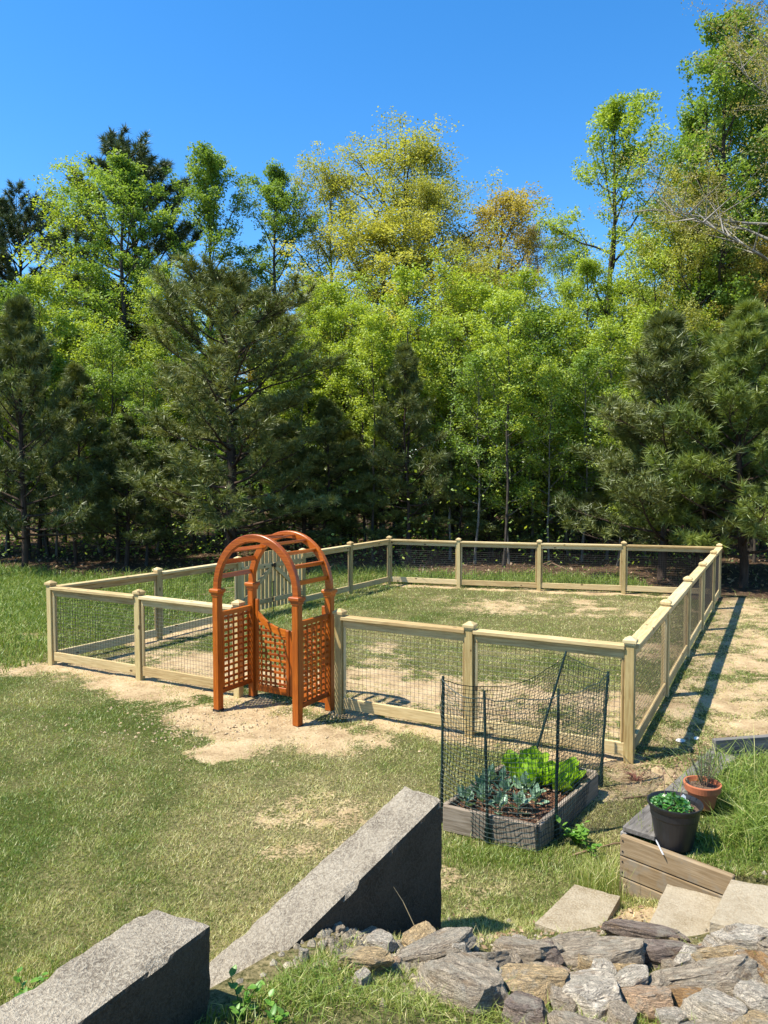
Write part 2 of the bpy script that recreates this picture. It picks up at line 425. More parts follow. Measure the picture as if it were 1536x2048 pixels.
def in_poly(x, y, P):
    c = np.zeros(np.shape(x), dtype=bool)
    j = len(P) - 1
    for i in range(len(P)):
        xi, yi = P[i]; xj, yj = P[j]
        c ^= ((yi > y) != (yj > y)) & (x < (xj - xi) * (y - yi) / (yj - yi + 1e-12) + xi)
        j = i
    return c
def terrain(x, y):
    x = np.asarray(x, float); y = np.asarray(y, float)
    z = np.zeros_like(x)
    near = (np.abs(x) < 9) & (y > -5) & (y < 8.2)
    if near.any():
        xs, ys = x[near], y[near]
        v = _w[_n] + _w[_n + 1] * xs + _w[_n + 2] * ys
        for i in range(_n): v = v + _w[i] * _tps((xs - _cp[i, 0]) ** 2 + (ys - _cp[i, 1]) ** 2)
        v = np.clip(v, -0.02, 1.15)
        s = (xs - WB[0]) * WN[0] + (ys - WB[1]) * WN[1]; t = (xs - WB[0]) * WH[0] + (ys - WB[1]) * WH[1]
        wd = 0.14 + np.clip(t, 0, 2) * 0.5
        m = 1 - sstep(0.06, 0.06 + wd, s)
        fade = (1 - sstep(7.2, 8.2, ys)) * (1 - sstep(7.5, 9, np.abs(xs)))
        v = np.clip(v, 0, None) * m * fade
        inside = in_poly(xs, ys, PLANTER)
        v = np.where(inside, np.maximum(v, 0.385 + 0.05 * np.clip(xs - 2, 0, 3)), v)
        z[near] = v
    behind = (y <= 1.0)
    z = np.where(behind & (np.abs(x) >= 9), 0.0, z)
    z = z + 0.035 * (fbm(x * 0.55, y * 0.55, 3) - 0.5) + 0.012 * (fbm(x * 4, y * 4, 9) - 0.5)
    z = z + sstep(21, 60, np.hypot(x, y)) * (0.9 + 0.9 * (fbm(x * 0.05, y * 0.05, 12) - 0.5))
    return z

def blob(x, y, cx, cy, rx, ry, a=0.0):
    c, s = math.cos(a), math.sin(a)
    u = ((x - cx) * c + (y - cy) * s) / rx; v = (-(x - cx) * s + (y - cy) * c) / ry
    return np.exp(-(u * u + v * v) * 1.2)
FA = math.atan2(7.03 - 10.707, 2.338 + 4.786)       # heading of the front fence
def seg_d(x, y, a, b):
    ax, ay = a; bx, by = b
    t = np.clip(((x - ax) * (bx - ax) + (y - ay) * (by - ay)) / ((bx - ax) ** 2 + (by - ay) ** 2), 0, 1)
    return np.hypot(x - ax - t * (bx - ax), y - ay - t * (by - ay))
def inside_yard(x, y):
    return in_poly(x, y, [(-4.786, 10.707), (2.338, 7.03), (7.48, 16.66), (0.126, 18.764)])
def sandiness(x, y):
    n = fbm(x * 0.9 + 5, y * 0.9, 21) ; n2 = fbm(x * 3.2, y * 3.2, 33); n3 = fbm(x * 11, y * 11, 41)
    s = 1.3 * blob(x, y, -1.55, 8.2, 1.3, 0.7, FA)
    s = np.maximum(s, 1.0 * blob(x, y, -3.0, 9.4, 1.7, 0.42, FA))
    s = np.maximum(s, 0.9 * blob(x, y, -5.1, 10.4, 0.6, 0.45, FA))
    s = np.maximum(s, 1.05 * blob(x, y, -0.6, 7.75, 0.8, 0.45, FA))
    s = np.maximum(s, 0.9 * blob(x, y, -1.62, 7.35, 0.55, 0.34, R(35)))
    s = np.maximum(s, 0.8 * np.exp(-(seg_d(x, y, (-4.6, 10.6), (2.3, 7.0)) / 0.28) ** 2))
    s = np.maximum(s, 0.85 * blob(x, y, 2.35, 6.6, 0.75, 0.42, 0.3))
    s = np.maximum(s, 0.5 * blob(x, y, -0.55, 5.9, 0.85, 0.75, 0.4))
    s = np.maximum(s, 0.8 * blob(x, y, 1.5, 4.28, 0.16, 0.34, R(60) - R(90)))
    iy = inside_yard(x, y)
    s = np.maximum(s, np.where(iy, 1.0, 0) * 0.85 * blob(x, y, 0.7, 9.3, 2.7, 1.15, FA))
    s = np.maximum(s, np.where(iy, 1.0, 0) * 0.8 * blob(x, y, -2.4, 10.5, 2.0, 0.8, FA))
    s = np.maximum(s, np.where(iy, 1.0, 0) * 0.8 * blob(x, y, 2.7, 8.6, 0.8, 1.2, R(-28)))
    s = np.maximum(s, np.where(iy, 1.0, 0) * 0.5 * blob(x, y, 3.6, 15.6, 3.4, 1.9, -0.2))
    s = np.maximum(s, np.where(iy, 1.0, 0) * 0.5 * blob(x, y, 4.2, 11.8, 0.9, 1.3, R(-28)))
    s = np.maximum(s, 0.75 * np.exp(-(seg_d(x, y, (0.1, 18.6), (7.4, 16.55)) / 0.35) ** 2))
    s = np.maximum(s, 0.7 * np.exp(-(seg_d(x, y, (-3.9, 12.2), (-2.9, 13.8)) / 0.35) ** 2))
    # wide bare strip outside the right-hand run
    rs = ((x - 2.338) * 0.8826 - (y - 7.03) * 0.4702)
    along = (x - 2.338) * 0.4702 + (y - 7.03) * 0.8826
    s = np.maximum(s, 0.56 * sstep(-0.15, 0.2, rs) * (1 - sstep(2.4, 5.0, rs)) * sstep(-0.6, 1.2, along) * (1 - sstep(10.6, 11.6, along)))
    g = np.clip(s * 2.0, 0, 1)
    s = s + g * (0.85 * (n - 0.5) + 1.15 * (n2 - 0.5) + 0.8 * (n3 - 0.5))
    bare = 0.55 * sstep(0.52, 0.78, fbm(x * 0.8 + 9, y * 0.8, 25)) * sstep(0.42, 0.6, n2)
    return np.clip(np.maximum((s - 0.08) / 0.80, bare), 0, 1)
def litter(x, y):
    d = y + 0.12 * x
    n = fbm(x * 0.35, y * 0.35, 51) * 3.2 + fbm(x * 2, y * 2, 52) * 0.8
    edge = np.where(x < -2, 19.0 - 0.05 * (x + 2), np.where(x > 6.5, 17.4, 20.6))
    l = sstep(0.0, 1.2, d + n - 2.0 - edge)
    l = np.maximum(l, 0.85 * blob(x, y, 3.4, 6.85, 1.0, 0.6, 0.5) * (fbm(x * 3, y * 3, 54) > 0.4))
    return l
def dryness(x, y):
    n = fbm(x * 0.7, y * 0.7, 61) ; n2 = fbm(x * 2.6, y * 2.6, 63)
    d = 0.36 + 1.3 * (n - 0.5) + 0.9 * (n2 - 0.5)
    d = d + 0.30 * sstep(-2.6, -0.4, x) * (1 - sstep(7.5, 9, y)) - 0.22 * (1 - sstep(-3.2, -0.8, x))
    d = d - 0.38 * sstep(12, 16, y) * sstep(-3.5, -5, x - 0.25 * (y - 12)) + 0.25 * inside_yard(x, y) * sstep(9, 13, y) * 0.3
    d = d - 0.35 * blob(x, y, 0.75, 5.2, 0.7, 0.45) - 0.5 * in_poly(x, y, PLANTER)
    d = d + 0.3 * (y < 4.2) * (x < 0) * (fbm(x * 1.7, y * 1.7, 67) > 0.5) - 0.25 * sstep(18.8, 19.3, y + 0.28 * x)
    return np.clip(d, 0, 1)

def axis_coords(stops):
    out = [stops[0][0]]
    for (a, st), (b, _) in zip(stops[:-1], stops[1:]):
        n = max(1, int(round((b - a) / st)))
        out += list(np.linspace(a, b, n + 1)[1:])
    return np.array(out)
gx = axis_coords([(-1500, 500), (-500, 150), (-200, 60), (-80, 12), (-32, 3), (-14, 0.12), (-2.2, 0.05), (4.2, 0.12), (12, 0.5), (16, 3), (34, 12), (82, 60), (202, 150), (502, 500), (1502, 1)])
gy = axis_coords([(-600, 200), (-200, 60), (-80, 20), (-20, 3), (-2, 0.5), (2, 0.05), (7.2, 0.1), (20, 0.3), (30, 3), (60, 15), (120, 60), (300, 200), (1500, 1)])
GX, GY = np.meshgrid(gx, gy)
fx, fy = GX.ravel(), GY.ravel()
fz = terrain(fx, fy)
sand_v = sandiness(fx, fy); lit_v = litter(fx, fy); dry_v = dryness(fx, fy)
fz = fz + sand_v * (0.03 * (fbm(fx * 5, fy * 5, 77) - 0.5) + 0.02 * (fbm(fx * 12, fy * 12, 78, 2) - 0.5)) * (fy < 20)
ny, nx = GX.shape
ii = (np.arange(ny - 1)[:, None] * nx + np.arange(nx - 1)[None, :]).ravel()
gm = np_mesh('ground', np.stack([fx, fy, fz], 1), quads=np.stack([ii, ii + 1, ii + nx + 1, ii + nx], 1), smooth=True,
             vattr={'sand': sand_v, 'litter': lit_v, 'dry': dry_v})
def ground_mat():
    m, nt, b = new_mat('ground_earth')
    g = nd(nt, 'ShaderNodeNewGeometry'); P = g.outputs['Position']
    sa = nd(nt, 'ShaderNodeAttribute', attribute_name='sand').outputs['Fac']
    li = nd(nt, 'ShaderNodeAttribute', attribute_name='litter').outputs['Fac']
    dr = nd(nt, 'ShaderNodeAttribute', attribute_name='dry').outputs['Fac']
    n1 = noise_n(nt, P, 3.0, 6, 0.65); n2 = noise_n(nt, P, 38, 5, 0.75); n3 = noise_n(nt, P, 140, 3, 0.7)
    thatch_d = ramp(nt, [(0.38, (0.05, 0.05, 0.015)), (0.62, (0.30, 0.24, 0.12))]); nt.links.new(n2, thatch_d.inputs[0])
    thatch_g = ramp(nt, [(0.38, (0.022, 0.034, 0.006)), (0.64, (0.12, 0.125, 0.035))]); nt.links.new(n2, thatch_g.inputs[0])
    th = mixc(nt, dr, thatch_g.outputs[0], thatch_d.outputs[0])
    sandc = ramp(nt, [(0.36, (0.22, 0.145, 0.072)), (0.49, (0.43, 0.31, 0.17)), (0.64, (0.60, 0.46, 0.27))])
    nt.links.new(math_n(nt, 'ADD', math_n(nt, 'MULTIPLY', n1, 0.55), math_n(nt, 'MULTIPLY', n2, 0.45)), sandc.inputs[0])
    f = math_n(nt, 'ADD', sa, math_n(nt, 'ADD', math_n(nt, 'MULTIPLY', math_n(nt, 'SUBTRACT', n2, 0.5), 1.7), math_n(nt, 'MULTIPLY', math_n(nt, 'SUBTRACT', noise_n(nt, P, 11, 4, 0.7), 0.5), 1.1)))
    fr = ramp(nt, [(0.33, (0, 0, 0)), (0.58, (1, 1, 1))]); nt.links.new(f, fr.inputs[0])
    c = mixc(nt, fr.outputs[0], th, sandc.outputs[0])
    v = nd(nt, 'ShaderNodeTexVoronoi'); v.inputs['Scale'].default_value = 9; nt.links.new(P, v.inputs['Vector'])
    lc = ramp(nt, [(0.3, (0.03, 0.019, 0.012)), (0.55, (0.085, 0.053, 0.032)), (0.8, (0.17, 0.115, 0.072))])
    nt.links.new(math_n(nt, 'ADD', math_n(nt, 'MULTIPLY', n2, 0.7), math_n(nt, 'MULTIPLY', v.outputs['Distance'], 0.35)), lc.inputs[0])
    c = mixc(nt, li, c, lc.outputs[0])
    nt.links.new(c, b.inputs['Base Color']); b.inputs['Roughness'].default_value = 0.97; b.inputs['Specular IOR Level'].default_value = 0.08
    bump(nt, b, math_n(nt, 'ADD', n2, math_n(nt, 'MULTIPLY', n3, 0.4)), 0.75, 0.03)
    return m
M['ground'] = ground_mat()
ground = link('ground', gm, M['ground'])
tag(ground, 'sandy lawn and woodland floor around the fenced garden', 'ground', kind='structure')
def gz(x, y): return float(terrain(np.array([x]), np.array([y]))[0])

# ------------------------------------------------------------------ fence
fence_group = 'runs of the pale timber and wire garden fence'
POST_H = 1.165
_fa = Acc(); _fa.box((0, 0, POST_H / 2 - 0.1), (0.09, 0.09, POST_H + 0.2))
def post_mesh():
    bm = bmesh.new(); bmesh.ops.create_cube(bm, size=1.0)
    for v in bm.verts: v.co = Vector((v.co.x * 0.09, v.co.y * 0.09, (v.co.z + 0.5) * (POST_H + 0.15) - 0.15))
    bmesh.ops.bevel(bm, geom=list(bm.edges), offset=0.005, segments=1, affect='EDGES')
    me = bpy.data.meshes.new('post'); bm.to_mesh(me); bm.free(); me.materials.append(M['pine_z']); return me
def cap_mesh():
    a = Acc()
    prof = [(0.050, POST_H - 0.03), (0.050, POST_H - 0.012), (0.062, POST_H - 0.008), (0.062, POST_H + 0.018), (0.052, POST_H + 0.026), (0.012, POST_H + 0.05)]
    V = []
    for r, z in prof: V += [(-r, -r, z), (r, -r, z), (r, r, z), (-r, r, z)]
    Q = []
    for k in range(len(prof) - 1):
        for j in range(4): Q.append([k * 4 + j, k * 4 + (j + 1) % 4, k * 4 + 4 + (j + 1) % 4, k * 4 + 4 + j])
    n = (len(prof) - 1) * 4
    Q.append([n, n + 1, n + 2, n + 3]); Q.append([3, 2, 1, 0])
    me = np_mesh('post_cap', V, quads=Q); me.materials.append(M['pine_x']); return me
PM, CM = post_mesh(), cap_mesh()
rng = random.Random(4)
def fence_post(run, x, y, rz, dz=0.0):
    o = link('post', PM, None, run, (x, y, gz(x, y) + dz), (R(rng.uniform(-.5, .5)), R(rng.uniform(-.5, .5)), rz))
    c = link('post_cap', CM, None, o)
    return o
def wire_panel(run, p, q, z0, z1, h0, h1):
    """welded wire, 5 cm grid, one sheet per bay"""
    p, q = np.array(p), np.array(q)
    L = np.linalg.norm(q - p); d = (q - p) / L
    a = Acc(); r = 0.0014
    n = int(L / 0.05)
    for i in range(1, n + 1):
        s = i * L / (n + 1); b = p + d * s; zb = h0 + (h1 - h0) * s / L
        a.box((b[0], b[1], zb + (z0 + z1) / 2), (2 * r, 2 * r, z1 - z0))
    m = int((z1 - z0) / 0.05)
    for k in range(m + 1):
        z = z0 + k * 0.05
        a.tube([(p[0], p[1], h0 + z), (q[0], q[1], h1 + z)], r * 1.2, 4, False)
    return link('wire_mesh', a.mesh('wire_mesh'), M['wire'], run)
def bay(run, p, q, side, wire=True):
    """one bay between two post centres; side = unit vector towards the camera side of the run"""
    p, q = Vector((p[0], p[1], 0)), Vector((q[0], q[1], 0))
    d = (q - p).normalized()
    h0, h1 = gz(p.x, p.y), gz(q.x, q.y)
    a = p + d * 0.047 + Vector((0, 0, h0)); b = q - d * 0.047 + Vector((0, 0, h1))
    n = Vector((side[0], side[1], 0))
    board('top_rail', a, b, 0.135, 0.038, M['pine_x'], run, zc=1.112)
    board('face_rail', a, b, 0.038, 0.092, M['pine_x'], run, zc=1.0455)
    board('bottom_rail', a, b, 0.042, 0.125, M['pine_x'], run, zc=0.125)
    for e, s in ((a, 1), (b, -1)):
        pp = e + d * s * 0.02 + n * 0.003
        board('wire_batten', pp + Vector((0, 0, 0.19)), pp + Vector((0, 0, 0.998)), 0.032, 0.032, M['pine_x'], run)
    if wire: wire_panel(run, (a.x, a.y), (b.x, b.y), 0.12, 1.05, h0, h1)

def line_pts(p, q, ts): return [(p[0] + (q[0] - p[0]) * t, p[1] + (q[1] - p[1]) * t) for t in ts]
CFL, CFR, CBR, CBL = (-4.786, 10.707), (2.338, 7.03), (7.48, 16.66), (0.126, 18.764)
fd = Vector((CFR[0] - CFL[0], CFR[1] - CFL[1])).normalized(); fn = (-0.458, -0.889)
AF = math.atan2(fd.y, fd.x)
run = empty('garden_fence'); tag(run, 'pale timber and wire fence run facing the lawn, left of the orange arbor', 'fence', fence_group)
FL = [CFL, (-3.261, 9.92), (-1.80, 9.166)]
for k, p in enumerate(FL): fence_post(run, p[0], p[1], AF)
for k in range(2): bay(run, FL[k], FL[k + 1], fn)
run = empty('garden_fence'); tag(run, 'pale timber and wire fence run from the arbor to the corner behind the netted bed', 'fence', fence_group)
FRr = [(-0.505, 8.497), (0.905, 7.77), CFR]
for p in FRr: fence_post(run, p[0], p[1], AF)
for k in range(2): bay(run, FRr[k], FRr[k + 1], fn)
run = empty('garden_fence'); tag(run, 'pale timber and wire side run casting a dark shadow on the sandy strip', 'fence', fence_group)
RT = line_pts(CFR, CBR, [0, 0.222, 0.436, 0.636, 0.848, 1.0]); AR = math.atan2(CBR[1] - CFR[1], CBR[0] - CFR[0])
for p in RT[1:]: fence_post(run, p[0], p[1], AR)
for k in range(5): bay(run, RT[k], RT[k + 1], (0.8826, -0.47))
run = empty('garden_fence'); tag(run, 'far timber and wire fence run along the edge of the wood', 'fence', fence_group)
BK = line_pts(CBL, CBR, [0, 0.232, 0.484, 0.735, 1.0]); AB = math.atan2(CBR[1] - CBL[1], CBR[0] - CBL[0])
for p in BK[:-1]: fence_post(run, p[0], p[1], AB)
for k in range(4): bay(run, BK[k], BK[k + 1], (-0.27, -0.96))
run = empty('garden_fence'); tag(run, 'pale timber side run from the corner by the tall grass to the picket gate', 'fence', fence_group)
LT = line_pts(CFL, CBL, [0, 0.210, 0.414, 0.626, 0.815, 1.0]); AL = math.atan2(CBL[1] - CFL[1], CBL[0] - CFL[0])
for p in LT[1:3]: fence_post(run, p[0], p[1], AL)
for k in range(2): bay(run, LT[k], LT[k + 1], (0.854, -0.52))
run = empty('garden_fence'); tag(run, 'short timber side run between the picket gate and the far corner', 'fence', fence_group)
for p in LT[3:5]: fence_post(run, p[0], p[1], AL)
for k in (3, 4): bay(run, LT[k], LT[k + 1], (0.854, -0.52))

# double picket gate in the far side run: two leaves
def picket_leaf(origin, ang, w, hinge_left, label):
    g = empty('picket_gate', (origin[0], origin[1], gz(*origin[:2])), ang)
    tag(g, label, 'gate', 'leaves of the pale picket gate')
    n = 8; pw = 0.088; pitch = w / n
    for i in range(n):
        x = (i + 0.5) * pitch
        u = x / w if hinge_left else 1 - x / w       # 0 at the hinge, 1 at the meeting edge
        top = 1.07 + 0.17 * math.sin(u * math.pi / 2)
        board('picket', (x, 0, 0.10), (x, 0, top), 0.02, pw, M['pine_x'], g, b=0.002, roll=math.pi / 2 * 0)
    yb = -0.031
    for z in (0.26, 0.95): board('gate_rail', (0.01, yb, z), (w - 0.01, yb, z), 0.038, 0.09, M['pine_x'], g)
    a = (0.05, yb, 0.31) if hinge_left else (w - 0.05, yb, 0.31)
    b = (w - 0.06, yb, 0.90) if hinge_left else (0.06, yb, 0.90)
    board('brace', a, b, 0.036, 0.088, M['pine_x'], g)
    return g
Lg0, Lg1 = Vector(LT[2]), Vector(LT[3]); dg = (Lg1 - Lg0).normalized(); wl_ = (Lg1 - Lg0).length
W_leaf = (wl_ - 0.09 - 0.05) / 2
o1 = Lg0 + dg * 0.06; o2 = Lg0 + dg * (0.06 + W_leaf + 0.02)
g1 = picket_leaf((o1.x, o1.y), AL, W_leaf, True, 'near leaf of the picket gate, with the latch and drop bolt')
g2 = picket_leaf((o2.x, o2.y), AL, W_leaf, False, 'far leaf of the picket gate, hinged on the post by the short run')
a = Acc(); a.box((W_leaf - 0.02, -0.06, 0.95), (0.10, 0.025, 0.05)); a.box((W_leaf + 0.02, -0.065, 0.95), (0.03, 0.03, 0.09)); a.tube([(W_leaf - 0.06, -0.075, 0.97), (W_leaf + 0.05, -0.075, 0.95)], 0.008, 6)
link('latch', a.mesh('latch'), M['black_metal'], g1)
a = Acc(); a.tube([(W_leaf - 0.03, -0.055, 0.62), (W_leaf - 0.03, -0.055, 0.02)], 0.009, 6); a.box((W_leaf - 0.03, -0.058, 0.62), (0.05, 0.02, 0.02)); a.box((W_leaf - 0.03, -0.05, 0.28), (0.04, 0.02, 0.05))
link('drop_bolt', a.mesh('drop_bolt'), M['black_metal'], g1)

# ------------------------------------------------------------------ arbor
ARB = R(-30.3)
e1 = Vector((math.cos(ARB), math.sin(ARB), 0)); e2 = Vector((-math.sin(ARB), math.cos(ARB), 0))
org = Vector((-1.44, 8.362, 0.0))
arb = empty('garden_arbor', (org.x, org.y, gz(org.x, org.y)), ARB)
tag(arb, 'orange stained wooden arbor with round arch and lattice sides', 'arbor')
HW, DP, PH = 0.575, 0.62, 1.40
def arbor_post_mesh():
    bm = bmesh.new(); bmesh.ops.create_cube(bm, size=1.0)
    for v in bm.verts: v.co = Vector((v.co.x * 0.086, v.co.y * 0.086, (v.co.z + 0.5) * (PH + 0.02) - 0.02))
    bmesh.ops.bevel(bm, geom=list(bm.edges), offset=0.006, segments=2, affect='EDGES')
    me = bpy.data.meshes.new('post'); bm.to_mesh(me); bm.free(); me.materials.append(M['stain_z']); return me
def capital_mesh():
    prof = [(0.050, PH - 0.055), (0.050, PH - 0.03), (0.058, PH - 0.015), (0.068, PH - 0.004), (0.068, PH + 0.02), (0.060, PH + 0.03), (0.045, PH + 0.034)]
    V, Q = [], []
    for r, z in prof: V += [(-r, -r, z), (r, -r, z), (r, r, z), (-r, r, z)]
    for k in range(len(prof) - 1):
        for j in range(4): Q.append([k * 4 + j, k * 4 + (j + 1) % 4, k * 4 + 4 + (j + 1) % 4, k * 4 + 4 + j])
    n = (len(prof) - 1) * 4; Q.append([n, n + 1, n + 2, n + 3]); Q.append([3, 2, 1, 0])
    me = np_mesh('capital', V, quads=Q); me.materials.append(M['stain_x']); return me
APM, CPM = arbor_post_mesh(), capital_mesh()
fa = Acc(); fa.box((0, 0, 0.004), (0.094, 0.094, 0.03)); FOOT = fa.mesh('foot_cap'); FOOT.materials.append(M['black_plastic'])
for sx in (-1, 1):
    for y in (0, DP):
        o = link('post', APM, None, arb, (sx * HW, y, 0))
        link('capital', CPM, None, o); link('foot_cap', FOOT, None, o)
def arch_mesh():
    Ro, Ri, th = HW + 0.040, HW - 0.040, 0.062
    n = 40; zc = PH + 0.034
    V, Q = [], []
    for i in range(n + 1):
        t = math.pi * i / n
        c, s = -math.cos(t), math.sin(t)
        k = 1.06
        for r, y in ((Ro, -th / 2 + 0.006), (Ro - 0.006, -th / 2), (Ri + 0.006, -th / 2), (Ri, -th / 2 + 0.006), (Ri, th / 2 - 0.006), (Ri + 0.006, th / 2), (Ro - 0.006, th / 2), (Ro, th / 2 - 0.006)):
            V.append((c * r, y, zc + s * r * k))
    for i in range(n):
        for j in range(8): Q.append([i * 8 + j, i * 8 + (j + 1) % 8, i * 8 + 8 + (j + 1) % 8, i * 8 + 8 + j])
    me = np_mesh('arch', V, quads=Q); me.materials.append(M['stain_x']); return me
AM = arch_mesh()
link('arch', AM, None, arb, (0, 0, 0)); link('arch', AM, None, arb, (0, DP, 0))
for i in range(10):
    t = math.pi * (i + 0.75) / 10.5
    c, s = -math.cos(t), math.sin(t) * 1.06
    r = HW
    o = link('rung', board_mesh(DP - 0.07, 0.055, 0.02, 0.003, M['stain_x']), None, arb, (c * r, DP / 2, PH + 0.034 + s * r))
    o.rotation_euler = (Matrix.Rotation(R(90), 3, 'Z') @ Matrix.Rotation(-(t - math.pi / 2) + math.pi * 0, 3, 'X')).to_euler()
def lattice(parent, x0, x1, z0, z1, y, nx_, nz_, axis='x', top=None, sw=0.030):
    """crossed slats in the plane of a panel; top(u) gives a curved upper edge"""
    for i in range(nx_):
        u = x0 + (x1 - x0) * (i + 0.5) / nx_
        zt = z1 if top is None else top(u)
        P, Q_ = ((u, y, z0), (u, y, zt)) if axis == 'x' else ((y, u, z0), (y, u, zt))
        board('slat', P, Q_, 0.009 if axis == 'x' else sw, sw if axis == 'x' else 0.009, M['stain_x'], parent, b=0.0015)
    for k in range(nz_):
        z = z0 + (z1 - z0) * (k + 0.5) / nz_
        a_, b_ = x0, x1
        if top is not None:
            us = [u for u in np.linspace(x0, x1, 60) if top(u) > z + 0.01]
            if not us: continue
            a_, b_ = min(us), max(us)
        if b_ - a_ < 0.05: continue
        P, Q_ = ((a_, y - 0.011, z), (b_, y - 0.011, z)) if axis == 'x' else ((y - 0.011, a_, z), (y - 0.011, b_, z))
        board('slat', P, Q_, 0.009, sw, M['stain_x'], parent, b=0.0015)
for sx in (-1, 1):
    pn = empty('lattice_panel', (sx * HW, 0, 0), 0, arb)
    y0, y1 = 0.043, DP - 0.043
    board('panel_rail', (0, y0, 1.125), (0, y1, 1.125), 0.04, 0.055, M['stain_x'], pn)
    board('panel_rail', (0, y0, 0.215), (0, y1, 0.215), 0.04, 0.055, M['stain_x'], pn)
    lattice(pn, y0 + 0.005, y1 - 0.005, 0.243, 1.097, 0.004, 6, 12, axis='y')
def gate_leaf(sx, label):
    g = empty('lattice_gate', (org.x + e1.x * 0 + e2.x * DP, org.y + e2.y * DP, gz(org.x, org.y)), ARB)
    tag(g, label, 'gate', 'leaves of the orange lattice gate')
    xa, xb = 0.008, HW - 0.055       # meeting edge, hinge edge (mirrored by sx)
    def top(u):
        t = (abs(u) - xa) / (xb - xa)
        return 0.80 + 0.36 * (1 - math.sqrt(max(0.0, 1 - (0.98 * t) ** 2)))
    z0 = 0.09
    board('hinge_stile', (sx * (xb - 0.02), 0, z0), (sx * (xb - 0.02), 0, 1.23), 0.034, 0.05, M['stain_x'], g)
    board('meeting_stile', (sx * (xa + 0.02), 0, z0), (sx * (xa + 0.02), 0, 0.885), 0.034, 0.045, M['stain_x'], g)
    board('bottom_rail', (sx * (xa + 0.043), 0, z0 + 0.045), (sx * (xb - 0.045), 0, z0 + 0.045), 0.032, 0.09, M['stain_x'], g)
    # concave top rail, cut from one board
    n = 14; V, Q = [], []
    for i in range(n + 1):
        u = xa + 0.043 + (xb - xa - 0.088) * i / n
        t0 = top(u)
        for y, z in ((-0.016, t0), (0.016, t0), (0.016, t0 + 0.085), (-0.016, t0 + 0.085)): V.append((sx * u, y, z))
    for i in range(n):
        for j in range(4):
            q = [i * 4 + j, i * 4 + (j + 1) % 4, i * 4 + 4 + (j + 1) % 4, i * 4 + 4 + j]
            Q.append(q if sx < 0 else q[::-1])
    Q.append([3, 2, 1, 0] if sx < 0 else [0, 1, 2, 3]); Q.append([n * 4, n * 4 + 1, n * 4 + 2, n * 4 + 3] if sx < 0 else [n * 4 + 3, n * 4 + 2, n * 4 + 1, n * 4])
    link('top_rail', np_mesh('top_rail', V, quads=Q), M['stain_x'], g)
    lo, hi = sorted((sx * (xa + 0.043), sx * (xb - 0.045)))
    lattice(g, lo, hi, z0 + 0.09, 1.10, 0.004, 6, 13, axis='x', top=lambda u: top(u) + 0.01)
    return g
gate_leaf(-1, 'orange lattice gate leaf hinged on the arbor post beside the two-bay fence run')
gate_leaf(1, 'orange lattice gate leaf partly hidden behind the near arbor post')

# ------------------------------------------------------------------ concrete walls
def rough_block(name, corners_bottom, corners_top, seed, mat, amp=0.0035, cell=0.024, bevel=0.008, wear=1.0):
    """block from 4 bottom + 4 top corners with chipped edges"""
    bm = bmesh.new()
    vb = [bm.verts.new(c) for c in corners_bottom]; vt = [bm.verts.new(c) for c in corners_top]
    bm.faces.new(vb[::-1]); bm.faces.new(vt)
    for i in range(4): bm.faces.new((vb[i], vb[(i + 1) % 4], vt[(i + 1) % 4], vt[i]))
    L = max((Vector(corners_top[0]) - Vector(c)).length for c in corners_top)
    for _ in range(int(math.ceil(math.log2(max(2, L / cell))))):
        es = [e for e in bm.edges if e.calc_length() > cell * 1.6]
        if not es or len(bm.verts) > 60000: break
        bmesh.ops.subdivide_edges(bm, edges=es, cuts=1, use_grid_fill=True)
    bmesh.ops.triangulate(bm, faces=[f for f in bm.faces if len(f.verts) > 4])
    bm.normal_update()
    for v in bm.verts:
        p = v.co + Vector((seed * 3.1, 0, 0))
        n = mnoise.fractal(p * 9, 0.8, 2.0, 5); n2 = mnoise.noise(p * 3.0)
        chip = 0.0
        ns_ = [f.normal for f in v.link_faces]
        if min(ns_[0].dot(n_) for n_ in ns_) < 0.8: chip = -wear * (0.004 + min(0.014, max(0.0, mnoise.noise(p * 7.0) - 0.15) * 0.06) + 0.008 * abs(mnoise.noise(p * 26.0)))
        v.co += v.normal * (n * amp + n2 * 0.004 * wear + chip)
    me = bpy.data.meshes.new(name); bm.to_mesh(me); bm.free()
    me.polygons.foreach_set('use_smooth', np.zeros(len(me.polygons), dtype=bool))
    me.materials.append(mat)
    return me
def wl_pt(t, s, z): 
    p = WB + WH * t + WN * s
    return (p[0], p[1], z)
# sloping wing wall: right face on s = 0, 0.25 thick, top falls towards the camera
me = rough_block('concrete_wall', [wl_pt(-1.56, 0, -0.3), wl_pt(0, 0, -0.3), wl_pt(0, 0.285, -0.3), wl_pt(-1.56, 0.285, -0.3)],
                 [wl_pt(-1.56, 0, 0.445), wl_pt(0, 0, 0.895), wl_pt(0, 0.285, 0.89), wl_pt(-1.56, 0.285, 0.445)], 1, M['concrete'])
tag(link('concrete_wall', me), 'weathered grey concrete wall with long sloping top, tall end beside the netted bed', 'wall', kind='thing')
w1 = [(-0.689, 2.902), (-0.957, 3.049), (-0.957 - 0.497 * 3, 3.049 - 0.868 * 3), (-0.689 - 0.506 * 3, 2.902 - 0.862 * 3)]
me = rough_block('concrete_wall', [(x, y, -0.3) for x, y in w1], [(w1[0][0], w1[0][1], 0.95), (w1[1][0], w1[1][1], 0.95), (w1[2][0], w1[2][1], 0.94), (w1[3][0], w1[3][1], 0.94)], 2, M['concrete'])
tag(link('concrete_wall', me), 'level weathered concrete wall block running out of the lower corner', 'wall', kind='thing')
